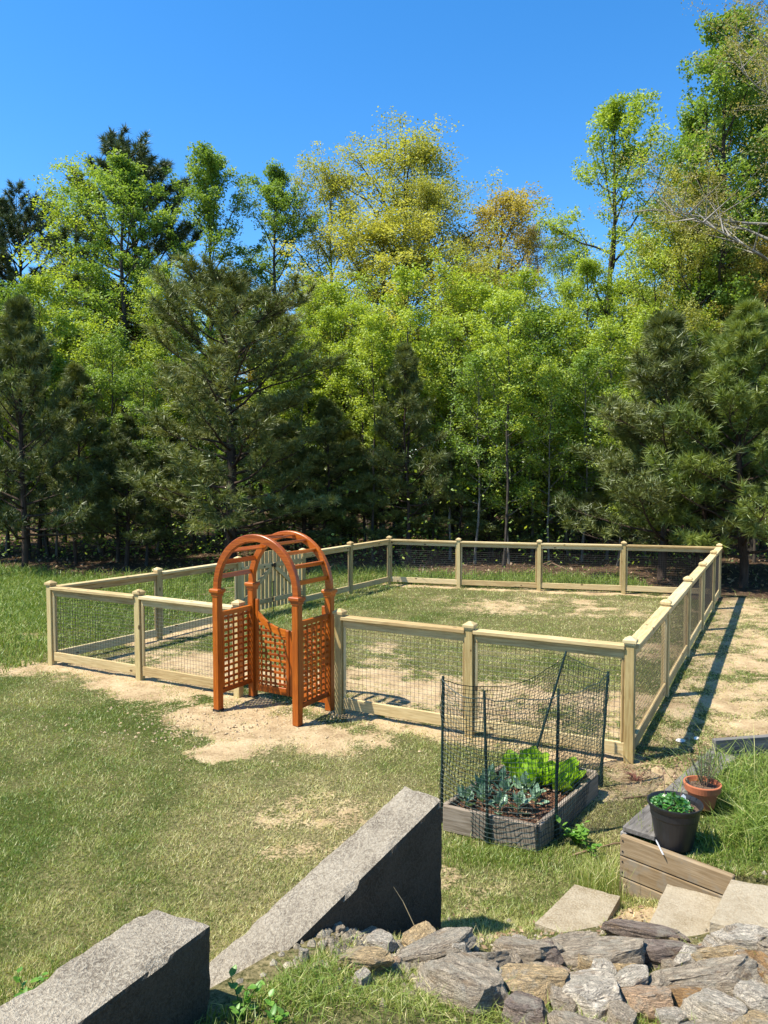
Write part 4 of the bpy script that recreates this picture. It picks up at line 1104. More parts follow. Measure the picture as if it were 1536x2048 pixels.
# ------------------------------------------------------------------ small things on the ground
def stick(label, pts, r, mat='twig'):
    P_ = [(x, y, gz(x, y) + h) for x, y, h in pts]
    a = Acc(); a.tube(P_, np.linspace(r, r * 0.5, len(P_)), 6)
    tag(link('fallen_stick', a.mesh('fallen_stick', True), M[mat]), label, 'stick', 'sticks lying on the ground')
stick('thin dark stick lying between the bed and the planter', [(1.36, 5.28, 0.012), (1.52, 5.36, 0.012), (1.70, 5.44, 0.015), (1.86, 5.47, 0.012)], 0.008)
stick('thin stick on the sand beside the shaded bed board', [(2.02, 6.22, 0.01), (2.22, 6.25, 0.015), (2.46, 6.36, 0.01)], 0.007)
rb = empty('dried_weed', (2.27, 6.62, gz(2.27, 6.62))); tag(rb, 'reddish dried weed clump at the foot of the corner post', 'weed')
a = Acc()
for k in range(34):
    t = rr.rand() * 6.28; l = 0.05 + 0.10 * rr.rand(); e = 0.2 + 0.8 * rr.rand()
    a.tube([(0, 0, 0), (l * 0.6 * math.cos(t), l * 0.6 * math.sin(t), l * e * 0.6), (l * 1.2 * math.cos(t + 0.3), l * 1.2 * math.sin(t + 0.3), l * e * 0.75)], [0.003, 0.0025, 0.001], 4)
M['red_twig'] = plain('reddish_stalk', (0.20, 0.085, 0.06), 0.9, 0.1)
link('stalks', a.mesh('stalks'), M['red_twig'], rb)
for k, (x, y, s, lb) in enumerate(((3.02, 7.52, 0.06, 'crumpled pale scrap on the ground beside the fence shadow'), (3.2, 7.56, 0.05, 'small white scrap nearest the dark fence shadow'), (4.55, 7.75, 0.05, 'pale scrap out on the sandy strip'))):
    o = link('litter_scrap', SM[k + 5], None, None, (x, y, gz(x, y) + 0.012), (0, 0, k), (s, s * 0.5, 0.016)); o.data = o.data.copy(); o.data.materials.clear(); o.data.materials.append(M['paper']); tag(o, lb, 'litter')
# broadleaf weeds
weeds = [(1.43, 5.44, 0.17, 44, 1.2, 'leafy green weed sprouting at the shaded corner of the raised bed'), (-1.62, 3.62, 0.22, 20, 1.0, 'leafy weeds at the far side of the level wall block'), (-1.85, 3.75, 0.18, 18, 0.9, 'weed clump in the lower corner of the lawn'),
         (-1.30, 3.95, 0.16, 12, 0.7, 'slender weed growing up behind the level wall block'), (-0.56, 2.86, 0.20, 16, 0.8, 'sunlit weed with lobed leaves in front of the shaded wall end'), (-0.42, 2.80, 0.10, 10, 0.7, 'small weed in the shade beside the lobed one'),
         (1.50, 5.28, 0.10, 12, 0.8, 'low weed next to the thin dark stick')]
for x, y, h, n_, s, lb in weeds:
    g = empty('weed', (x, y, gz(x, y))); tag(g, lb, 'weed', 'weeds around the concrete walls and bed')
    for k in range(max(3, n_ // 4)):
        az = k * 2.4 + pr.uniform(-.4, .4); ln = pr.uniform(0.25, 0.8); hh = h * pr.uniform(0.5, 1.0)
        top = Vector((math.cos(az) * ln * hh, math.sin(az) * ln * hh, hh))
        a = Acc(); a.tube([(0, 0, -0.01), (top.x * 0.4, top.y * 0.4, top.z * 0.6), top], [0.003, 0.0025, 0.0015], 4); link('stem', a.mesh('stem'), M['weed'], g)
        for j in range(6):
            f = 0.3 + 0.7 * j / 5; c = Vector((top.x * f, top.y * f, top.z * f)); sc = s * pr.uniform(0.3, 0.62)
            o = link('leaf', WEE[(j + k) % 3], None, g, c, (0, 0, 0), (sc, sc * pr.uniform(0.9, 1.4), sc))
            o.rotation_euler = (Matrix.Rotation(az + j * 2.3, 3, 'Z') @ Matrix.Rotation(-R(pr.uniform(-15, 40)), 3, 'Y')).to_euler()
# bent dry stalk against the shaded wall
a = Acc(); a.tube([(0.23, 3.75, 0.2), (0.16, 3.78, 0.4), (0.10, 3.80, 0.52), (0.05, 3.80, 0.60)], [0.003, 0.0026, 0.002, 0.001], 5)
tag(link('dry_stalk', a.mesh('dry_stalk'), M['straw']), 'pale dry grass stalk leaning across the shaded wall end', 'stalk')

# ------------------------------------------------------------------ grass
def blades(N, pos, h, w, tint, lean=0.55, rs=np.random.RandomState(1), seg=1, lay=None):
    x, y, z = pos; N = len(x)
    t = rs.rand(N) * 2 * math.pi; c, s = np.cos(t), np.sin(t)
    lt = rs.rand(N) * 2 * math.pi; ln = lean * (0.3 + rs.rand(N)) * h
    dx, dy = ln * np.cos(lt), ln * np.sin(lt)
    b0 = np.stack([x - c * w, y - s * w, z - 0.004], 1); b1 = np.stack([x + c * w, y + s * w, z - 0.004], 1)
    if seg == 1:
        tp = np.stack([x + dx, y + dy, z + h * 0.9], 1)
        V = np.stack([b0, b1, tp], 1).reshape(-1, 3); return V, None, np.arange(N * 3).reshape(-1, 3), tint
    m0 = np.stack([x + dx * 0.35 - c * w * 0.8, y + dy * 0.35 - s * w * 0.8, z + h * 0.62], 1); m1 = np.stack([x + dx * 0.35 + c * w * 0.8, y + dy * 0.35 + s * w * 0.8, z + h * 0.62], 1)
    tp = np.stack([x + dx * 1.5, y + dy * 1.5, z + h * 0.95], 1)
    V = np.stack([b0, b1, m1, m0, tp], 1).reshape(-1, 3); b = np.arange(N)[:, None] * 5
    return V, b + np.array([[0, 1, 2, 3]]), b + np.array([[3, 2, 4]]), np.concatenate([tint, tint])
gr = np.random.RandomState(3)
def lawn_points(N, y0, y1, k, margin=0.62):
    """points on the lawn, thinning with distance y ** -k"""
    u = gr.rand(N); e = 2 - k
    y = (y0 ** e + u * (y1 ** e - y0 ** e)) ** (1 / e)
    x = (gr.rand(N) * 2 - 1) * (margin * y + 0.6)
    return x, y
def clear_of_wall(x, y):
    s = (x - WB[0]) * WN[0] + (y - WB[1]) * WN[1]; t = (x - WB[0]) * WH[0] + (y - WB[1]) * WH[1]
    return ~((t < 0.02) & (s > -0.13) & (s < 0.31)) & ~in_poly(x, y, w1)
BEDP = [tuple(v.xy) for v in (bN, bR_, bB, bL)]
SLABS = [[(0.88, 4.26), (1.17, 4.06), (1.47, 4.54), (1.22, 4.68)], [(1.42, 3.96), (1.70, 3.80), (1.99, 4.27), (1.72, 4.44)], [(1.71, 3.83), (2.45, 3.45), (2.75, 3.95), (2.02, 4.255)]]
def grass_ok(x, y):
    ok = clear_of_wall(x, y) & ~in_poly(x, y, BEDP)
    for S_ in SLABS: ok &= ~in_poly(x, y, S_)
    ok &= ~((np.hypot(x - BPX, y - BPY) < 0.12) | (np.hypot(x - TPX, y - TPY) < 0.09))
    return ok
x, y = lawn_points(980000, 3.0, 26.0, 2.35)
pl_in = in_poly(x, y, PLANTER)
sd, lt_, dr_ = sandiness(x, y), litter(x, y), dryness(x, y)
bank = (y < 4.4) & (((x - WB[0]) * WN[0] + (y - WB[1]) * WN[1]) < 0)
thin = np.clip(1.05 - 1.05 * sd, 0.045, 1) * (1 - 0.97 * lt_) * (1 - 0.45 * dr_ * fbm(x * 5, y * 5, 88))
stn = (y < 4.2) & (x > 0.25) & (y > 2.9 + 0.15 * np.clip(1.2 - x, 0, 1))
thin = np.where(stn, thin * 0.12, thin)
rubbl = np.exp(-(((x - 0.0) / 0.3) ** 2 + ((y - 3.48) / 0.22) ** 2)); thin = thin * (1 - 0.85 * rubbl)
keep = (gr.rand(len(x)) < thin) & grass_ok(x, y)
x, y, sd, dr_, pl_in, bank = x[keep], y[keep], sd[keep], dr_[keep], pl_in[keep], bank[keep]
d = np.hypot(x, y)
z = terrain(x, y)
tuft = fbm(x * 3.5, y * 3.5, 91)
tuft2 = fbm(x * 8, y * 8, 95, 3); tuft3 = vnoise(x * 22, y * 22, 97)
meadow = sstep(12, 14, y) * sstep(-3.2, -4.4, x - 0.6 * (y - 10.7)) + sstep(18.9, 19.6, y + 0.28 * x)
h = (0.011 + 0.018 * gr.rand(len(x))) * (0.4 + 1.0 * tuft) * (0.35 + 1.3 * tuft2) * (1 + 1.8 * np.clip(meadow, 0, 1)) * (1 + 0.02 * d)
h = np.where(bank, h * 1.3, h)
w = 0.0007 + 0.00028 * d
tint = np.clip(0.06 + 0.62 * dr_ + 0.5 * (tuft2 - 0.5) + 0.28 * (tuft3 - 0.5) + 0.5 * (gr.rand(len(x)) - 0.45) + 0.3 * sd - 0.12 * np.clip(meadow, 0, 1), 0, 1)
straw_ = gr.rand(len(x)) < (0.08 + 0.38 * dr_); tint = np.where(straw_, 0.7 + 0.3 * gr.rand(len(x)), tint)
V, Q, T, tn = blades(len(x), (x, y, z), h, w, tint, 1.3, gr)
o = link('grass', np_mesh('grass', V, quads=Q, tris=T, tint=tn), M['grass']); tag(o, 'short patchy green and straw coloured lawn grass', 'grass', kind='stuff')
# longer grass: in the planter, round the bed foot, against the planks, beyond the fence
def patch(N, cx, cy, sx_, sy_, h0, h1, name, label, tb=0.05, tw=0.35, w=0.0022, lean=0.5, test=None):
    x = cx + sx_ * gr.normal(size=N); y = cy + sy_ * gr.normal(size=N)
    k = grass_ok(x, y)
    if test is not None: k &= test(x, y)
    x, y = x[k], y[k]; z = terrain(x, y); n_ = len(x)
    h = h0 + (h1 - h0) * gr.rand(n_) ** 1.6
    V, Q, T, tn = blades(n_, (x, y, z), h, np.full(n_, w), np.clip(tb + tw * gr.rand(n_) + 0.5 * (gr.rand(n_) < 0.12), 0, 1), lean, gr, 2)
    return V, Q, T, tn
def join_patches(lst, name, label):
    Vs, Qs, Ts, tq, tt_, n0 = [], [], [], [], [], 0
    for V, Q, T, tn in lst:
        Vs.append(V); Qs.append(Q + n0); Ts.append(T + n0); n0 += len(V); tq.append(tn[:len(Q)]); tt_.append(tn[len(Q):])
    o = link(name, np_mesh(name, np.concatenate(Vs), quads=np.concatenate(Qs), tris=np.concatenate(Ts), tint=np.concatenate(tq + tt_)), M['grass']); tag(o, label, 'grass', kind='stuff')
inpl = lambda x, y: in_poly(x, y, PLANTER) & (np.hypot(x - BPX, y - BPY) > 0.17) & (np.hypot(x - TPX + 0.05, y - TPY + 0.14) > 0.24)
join_patches([patch(9000, 2.75, 5.1, 0.55, 0.55, 0.03, 0.13, '', '', 0.0, 0.4, 0.0026, 0.8, inpl), patch(1800, 2.35, 4.85, 0.18, 0.2, 0.06, 0.24, '', '', 0.0, 0.3, 0.003, 0.9, inpl), patch(240, 2.55, 5.45, 0.25, 0.25, 0.2, 0.42, '', '', 0.1, 0.3, 0.003, 1.0, inpl),
              patch(1500, 2.0, 4.5, 0.18, 0.10, 0.02, 0.05, '', '', 0.0, 0.3, 0.002, 0.8, inpl)],
             'planter_grass', 'long bright grass filling the planter terrace beside the pots')
join_patches([patch(2600, 0.78, 5.28, 0.26, 0.10, 0.02, 0.075, '', '', 0.05, 0.4), patch(900, 1.42, 4.82, 0.10, 0.10, 0.05, 0.28, '', '', 0.2, 0.5, 0.0018, 0.4), patch(700, 1.55, 5.25, 0.3, 0.22, 0.02, 0.06, '', '', 0.2, 0.5),
              patch(1600, -0.35, 3.12, 0.14, 0.16, 0.03, 0.09, '', '', 0.0, 0.35, 0.002, 0.9), patch(2200, 0.35, 3.02, 0.45, 0.12, 0.02, 0.07, '', '', 0.1, 0.55, 0.0018, 1.1), patch(1400, -0.75, 2.75, 0.2, 0.25, 0.03, 0.10, '', '', 0.0, 0.3),
              patch(700, -1.75, 3.75, 0.25, 0.2, 0.04, 0.12, '', '', 0.0, 0.3), patch(500, 1.0, 3.05, 0.25, 0.1, 0.03, 0.08, '', '', 0.1, 0.5), patch(160, 1.9, 3.55, 0.3, 0.2, 0.04, 0.14, '', '', 0.5, 0.5, 0.0016, 0.8)],
             'tall_grass', 'longer tufts of grass round the bed, the planter foot and the walls')
# meadow fringe along the wood
xf = gr.rand(26000) * 30 - 15; yf = 18.6 + 3.6 * gr.rand(26000) - 0.10 * xf; k = (litter(xf, yf) < 0.75) & (~inside_yard(xf, yf))
xf, yf = xf[k], yf[k]; nf = len(xf)
V, Q, T, tn = blades(nf, (xf, yf, terrain(xf, yf)), 0.07 + 0.22 * gr.rand(nf) ** 2, np.full(nf, 0.007), np.clip(0.02 + 0.35 * gr.rand(nf), 0, 1), 0.7, gr, 2)
xm = -4.6 - 9 * gr.rand(30000); ym = 10.2 + 9.2 * gr.rand(30000); k = (xm - 0.6 * (ym - 10.7) < -5.0) & (litter(xm, ym) < 0.6); xm, ym = xm[k], ym[k]; nm = len(xm)
V2, Q2_, T2, tn2 = blades(nm, (xm, ym, terrain(xm, ym)), 0.06 + 0.12 * gr.rand(nm) ** 1.5, np.full(nm, 0.006), np.clip(0.05 + 0.4 * gr.rand(nm), 0, 1), 0.7, gr, 2)
join_patches([(V, Q, T, tn), (V2, Q2_, T2, tn2)], 'meadow_grass', 'taller green grass along the wood and outside the far side of the fence')
# fallen leaves on the woodland floor and by the planter
def fl(N):
    x = gr.rand(N) * 44 - 22; y = 18 + 16 * gr.rand(N); k = litter(x, y) > 0.4; x, y = x[k], y[k]
    x2 = 3.3 + 0.8 * gr.normal(size=1500); y2 = 6.95 + 0.45 * gr.normal(size=1500); x3 = 1.35 + 0.7 * gr.normal(size=500); y3 = 4.0 + 0.3 * gr.normal(size=500)
    x = np.concatenate([x, x2, x3]); y = np.concatenate([y, y2, y3]); k = ~in_poly(x, y, BEDP) & clear_of_wall(x, y)
    for S_ in SLABS: k &= ~in_poly(x, y, S_)
    x, y = x[k], y[k]
    return np.stack([x, y, terrain(x, y) + 0.006], 1)
P_ = fl(14000); far = np.hypot(P_[:, 0], P_[:, 1])
V, Q = scatter_quads(len(P_), lambda N: P_, (0.018, 0.03), 0.5, 0.5, gr)
c_ = np.repeat(P_, 4, 0); V = c_ + (V - c_) * np.repeat(np.where(far > 15, 2.2, 0.7), 4)[:, None]
o = link('leaf_litter', np_mesh('leaf_litter', V, quads=Q, tint=gr.rand(len(P_))), M['dry_leaf']); tag(o, 'brown fallen leaves on the woodland floor and beside the planter', 'leaves', kind='stuff')
# ------------------------------------------------------------------ trees
def interp_path(pts, f):
    pts = np.asarray(pts); n = len(pts) - 1; k = min(int(f * n), n - 1); t = f * n - k
    return pts[k] * (1 - t) + pts[k + 1] * t
def leaf_quads(P, s, r, up=0.55, aspect=0.62):
    N = len(P)
    nrm = r.normal(size=(N, 3)); nrm[:, 2] = np.abs(nrm[:, 2]) + up; nrm /= np.linalg.norm(nrm, axis=1)[:, None]
    a = np.cross(nrm, r.normal(size=(N, 3))); a /= np.linalg.norm(a, axis=1)[:, None] + 1e-9
    b = np.cross(nrm, a); s = s[:, None]
    return np.stack([P - a * s, P - b * s * aspect, P + a * s, P + b * s * aspect], 1).reshape(-1, 3), np.arange(N * 4).reshape(-1, 4)
def broad_tree(seed, H, cb, Rc, prof, nprim, up, nleaf, leaf, mats, trunk_r, nsub=4, clump=0.42, leader=0.96, fork=0, droop=0.0, tintw=0.5):
    r = np.random.RandomState(seed); a = Acc()
    m = 10
    tp = np.zeros((m, 3)); tp[:, 2] = np.linspace(-0.3, H * leader, m)
    tp[1:, :2] = np.cumsum(r.normal(size=(m - 1, 2)) * H * 0.006, 0)
    tr = trunk_r * (1 - np.linspace(0, 0.93, m)) ** 0.8; tr[0] *= 1.35
    a.tube(tp, tr, 8, False)
    cent, rad = [], []
    for i in range(nprim):
        f = (i + 0.5) / nprim; hf = cb + (leader - cb) * f ** 0.9
        st = interp_path(tp, min(0.985, (hf * H + 0.3) / (H * leader + 0.3)))
        L = Rc * prof(f) * r.uniform(0.7, 1.15); az = i * 2.399 + r.uniform(-.5, .5); el = R(up[0] + (up[1] - up[0]) * f + r.uniform(-10, 10))
        d = np.array([math.cos(az) * math.cos(el), math.sin(az) * math.cos(el), math.sin(el)])
        pts = [st]; cur = d.copy(); q = st.copy()
        for k in range(5):
            cur = cur + r.normal(size=3) * 0.13 + np.array([0, 0, 0.10 - droop * k * 0.08]); cur /= np.linalg.norm(cur); q = q + cur * L / 5; pts.append(q.copy())
        r0 = max(0.012, trunk_r * (1 - 0.8 * f) * 0.42 * min(1, L / (Rc * 0.6)))
        a.tube(pts, np.linspace(r0, 0.006, 6), 5, False)
        for f2 in (0.5, 0.72, 0.9, 1.0): cent.append(interp_path(pts, f2)); rad.append(clump * (0.7 + 0.5 * r.rand()))
        for s in range(nsub):
            f2 = 0.28 + 0.65 * (s + r.rand() * 0.6) / nsub; b0 = interp_path(pts, min(0.98, f2)); L2 = L * (0.30 + 0.28 * r.rand())
            dd = cur * 0.5 + r.normal(size=3) * 0.75; dd[2] = abs(dd[2]) * 0.6 + 0.15 - droop * 0.3; dd /= np.linalg.norm(dd)
            p2 = [b0, b0 + dd * L2 * 0.5 + r.normal(size=3) * 0.05, b0 + dd * L2 + np.array([0, 0, 0.06 * L2])]
            a.tube(p2, [r0 * 0.4 + 0.003, 0.006, 0.004], 4, False)
            for f3 in (0.45, 0.8, 1.0): cent.append(interp_path(p2, f3)); rad.append(clump * (0.55 + 0.5 * r.rand()))
    cent = np.array(cent); rad = np.array(rad)
    idx = r.randint(0, len(cent), nleaf)
    g = r.normal(size=(nleaf, 3)); g /= np.linalg.norm(g, axis=1)[:, None]
    g *= (r.rand(nleaf) ** 0.5)[:, None]; g[:, 2] *= 0.62
    P = cent[idx] + g * rad[idx][:, None]
    V, Q = leaf_quads(P, leaf * (0.6 + 0.7 * r.rand(nleaf)), r)
    cl = r.rand(len(cent))
    tint = np.clip(0.5 + tintw * (cl[idx] - 0.5) + 0.45 * (r.rand(nleaf) - 0.5), 0, 1)
    crown = np_mesh('crown', V, quads=Q, tint=tint); crown.materials.append(mats[0])
    trunk = a.mesh('trunk', True); trunk.materials.append(mats[1])
    return trunk, crown, H, Rc
def tufts(P, D, ln, wd, n, r, spread=0.75):
    """needle tufts: n thin triangles fanning from each point about direction D"""
    N = len(P); P = np.repeat(P, n, 0); D = np.repeat(D, n, 0)
    d = D + r.normal(size=(N * n, 3)) * spread; d /= np.linalg.norm(d, axis=1)[:, None]
    s = np.cross(d, r.normal(size=(N * n, 3))); s /= np.linalg.norm(s, axis=1)[:, None] + 1e-9
    l = (ln * (0.7 + 0.5 * r.rand(N * n)))[:, None]
    V = np.stack([P - s * wd, P + s * wd, P + d * l], 1).reshape(-1, 3)
    return V, np.arange(N * n * 3).reshape(-1, 3)
def pine_tree(seed, H, cb, Rc, prof, nbr, mats, trunk_r, ntuft=5, nneed=13, ln=0.19, up=(5, 50), nsub=7, wd=0.0075, fill=0.35, fork=False):
    r = np.random.RandomState(seed); a = Acc(); m = 9
    tp = np.zeros((m, 3)); tp[:, 2] = np.linspace(-0.3, H * 0.97, m); tp[1:, :2] = np.cumsum(r.normal(size=(m - 1, 2)) * H * 0.007, 0)
    tr = trunk_r * (1 - np.linspace(0, 0.93, m)) ** 0.8; a.tube(tp, tr, 8, False)
    P, D, C = [], [], []
    for i in range(nbr):
        f = (i + 0.5) / nbr; hf = cb + (0.97 - cb) * f
        st = interp_path(tp, min(0.985, (hf * H + 0.3) / (H * 0.97 + 0.3)))
        L = Rc * prof(f) * r.uniform(0.72, 1.12); az = i * 2.399 + r.uniform(-.4, .4); el = R(up[0] + (up[1] - up[0]) * f + r.uniform(-9, 9))
        cur = np.array([math.cos(az) * math.cos(el), math.sin(az) * math.cos(el), math.sin(el)]); q = st.copy(); pts = [st]
        for k in range(5):
            cur = cur + r.normal(size=3) * 0.10 + np.array([0, 0, 0.09]); cur /= np.linalg.norm(cur); q = q + cur * L / 5; pts.append(q.copy())
        a.tube(pts, np.linspace(max(0.012, trunk_r * 0.38 * (1 - 0.6 * f)), 0.006, 6), 5, False)
        c = r.rand()
        for s in range(nsub):
            f2 = fill + (1 - fill) * (s + 0.7 * r.rand()) / nsub; b0 = interp_path(pts, min(0.99, f2))
            side = np.cross(cur, [0, 0, 1.0]); side /= np.linalg.norm(side) + 1e-9
            dd = cur * 0.7 + side * (0.8 if s % 2 else -0.8) * r.uniform(0.5, 1.1) + np.array([0, 0, r.uniform(0.05, 0.55)]); dd /= np.linalg.norm(dd)
            L2 = min(1.1, L * 0.42) * r.uniform(0.6, 1.1) * (1.15 - 0.5 * f2)
            a.tube([b0, b0 + dd * L2], [0.008, 0.004], 4, False)
            for t in range(ntuft):
                ft = 0.25 + 0.75 * (t + r.rand()) / ntuft
                tw = dd + r.normal(size=3) * 0.45 + np.array([0, 0, 0.35]); tw /= np.linalg.norm(tw)
                P.append(b0 + dd * L2 * ft + tw * 0.10 * r.rand()); D.append(tw); C.append(c)
        for t in range(3): P.append(pts[-1] - cur * 0.08 * t); D.append(cur + np.array([0, 0, 0.5])); C.append(c)
    for t in range(10): P.append(tp[-1] - np.array([0, 0, 0.07 * t]) + r.normal(size=3) * 0.03); D.append(np.array([0, 0, 1.0])); C.append(0.6)
    P, D, C = np.array(P), np.array(D), np.array(C)
    V, T = tufts(P, D, ln, wd, nneed, r)
    tt = np.clip(0.5 + 0.45 * (np.repeat(C, nneed) - 0.5) + 0.5 * (r.rand(len(T)) - 0.5), 0, 1)
    crown = np_mesh('crown', V, tris=T, tint=tt); crown.materials.append(mats[0])
    trunk = a.mesh('trunk', True); trunk.materials.append(mats[1])
    return trunk, crown, H, Rc
column = lambda f: 0.55 + 0.75 * math.sin(math.pi * min(1, f * 0.85 + 0.12)) - 0.35 * f
round_ = lambda f: 0.35 + 0.85 * math.sin(math.pi * (0.12 + 0.76 * f))
spread_ = lambda f: 1.05 - 0.15 * f - 0.5 * f ** 4
cone = lambda f: 1.05 * (1 - f) ** 0.75 + 0.06
bushy2 = lambda f: (1.0 + 0.1 * math.sin(math.pi * f)) * (1 - f ** 1.5) + 0.10
round2 = lambda f: 0.30 + 0.85 * math.sin(math.pi * (0.15 + 0.70 * f))
bushy = lambda f: (0.95 - 0.25 * math.sin(math.pi * min(1, f * 1.8)) + 0.35 * max(0, f - 0.4)) * (1 - f ** 5) + 0.12
BK, BP, BG, BW = M['bark'], M['bark_pine'], M['bark_grey'], M['bark_pale']
VAR = {
    'green_a': broad_tree(101, 16, 0.40, 2.6, column, 24, (25, 60), 27000, 0.053, (M['leaf_green'], BK), 0.17),
    'green_b': broad_tree(102, 16, 0.42, 2.5, column, 22, (25, 60), 25200, 0.053, (M['leaf_green'], BK), 0.16),
    'thin_green': broad_tree(103, 15, 0.30, 2.3, round_, 24, (38, 68), 16575, 0.047, (M['leaf_lime'], BG), 0.12, nsub=6, clump=0.5),
    'oak_a': broad_tree(104, 17, 0.42, 4.2, spread_, 22, (15, 58), 41400, 0.047, (M['leaf_olive'], BK), 0.26, nsub=8, clump=0.72),
    'oak_b': broad_tree(105, 15, 0.40, 3.6, spread_, 22, (15, 58), 32400, 0.047, (M['leaf_olive'], BK), 0.20, nsub=6, clump=0.55),
    'rust': broad_tree(106, 15, 0.42, 3.0, spread_, 22, (20, 60), 22500, 0.044, (M['leaf_rust'], BK), 0.18, nsub=6, clump=0.5),
    'lime_a': broad_tree(107, 16, 0.40, 2.9, column, 20, (18, 55), 23400, 0.050, (M['leaf_lime'], BK), 0.17, nsub=5, clump=0.48),
    'lime_b': broad_tree(108, 12, 0.34, 2.8, round_, 26, (20, 62), 18900, 0.050, (M['leaf_lime'], BK), 0.13, nsub=7, clump=0.42),
    'sap_a': broad_tree(109, 8, 0.20, 1.4, round_, 26, (15, 60), 9360, 0.041, (M['leaf_lime'], BG), 0.05, nsub=3, clump=0.38),
    'sap_b': broad_tree(110, 8, 0.22, 1.5, column, 24, (10, 60), 9360, 0.041, (M['leaf_green'], BG), 0.05, nsub=3, clump=0.38),
    'slim_a': broad_tree(111, 11, 0.55, 1.5, round_, 12, (25, 60), 7020, 0.050, (M['leaf_green'], BK), 0.085, nsub=3, clump=0.4),
    'slim_b': broad_tree(112, 11, 0.45, 1.3, round_, 12, (20, 60), 5940, 0.050, (M['leaf_lime'], BK), 0.065, nsub=3, clump=0.4),
    'grey_oak': broad_tree(113, 21, 0.42, 5.6, spread_, 30, (8, 55), 50700, 0.036, (M['leaf_brown'], BW), 0.20, nsub=11, clump=0.55),
    'pine_a': pine_tree(201, 9.0, 0.10, 2.5, bushy, 74, (M['needles'], BP), 0.16, 8, 15, 0.24, (-2, 40), 10, 0.010),
    'pine_b': pine_tree(202, 7.5, 0.10, 2.2, bushy2, 64, (M['needles'], BP), 0.11, 7, 14, 0.25, (0, 60), 9, 0.011),
    'pine_c': pine_tree(203, 7.0, 0.10, 2.2, bushy2, 60, (M['needles_bright'], BP), 0.11, 8, 14, 0.25, (4, 60), 9, 0.011),
    'pine_thin': pine_tree(204, 7.5, 0.20, 1.6, bushy2, 44, (M['needles'], BP), 0.075, 7, 13, 0.26, (-5, 52), 7, 0.010),
    'pine_old': pine_tree(205, 17, 0.52, 3.0, round2, 46, (M['needles_dark'], BP), 0.22, 10, 14, 0.30, (5, 60), 9, 0.017, 0.42),
}
EXT = {}
for k_, (t_, c_, h_, r_) in VAR.items():
    co = np.zeros(len(c_.vertices) * 3, dtype=np.float32); c_.vertices.foreach_get('co', co); co = co.reshape(-1, 3)
    EXT[k_] = (t_, c_, float(np.percentile(co[:, 2], 99.7)), float(np.percentile(np.hypot(co[:, 0], co[:, 1]), 96)))
def tree(name, var, u, vtop, Y, label, group, wide=None, rz=None, cat='tree', H=None):
    """u, vtop: where the trunk stands and the top reaches, at distance Y"""
    tr, cr, h0, r0 = EXT[var]
    x = (u - 768.0) / 1500.0 * Y; z = gz(x, Y)
    h = H if H else 2.74 + (950.0 - vtop) / 1500.0 * Y - z
    sz = h / h0; sx = sz if wide is None else (wide / 1500.0 * Y / 2) / r0
    sx = min(max(sx * 1.08, sz * 0.62), sz * 1.9)
    g = empty(name, (x, Y, z), rz if rz is not None else trng.uniform(0, 6.28)); g.scale = (sx, sx, sz)
    tag(g, label, cat, group)
    link('trunk', tr, None, g); link('crown', cr, None, g)
    return g
trng = random.Random(77)
WOOD = 'trees of the wood behind the fence'
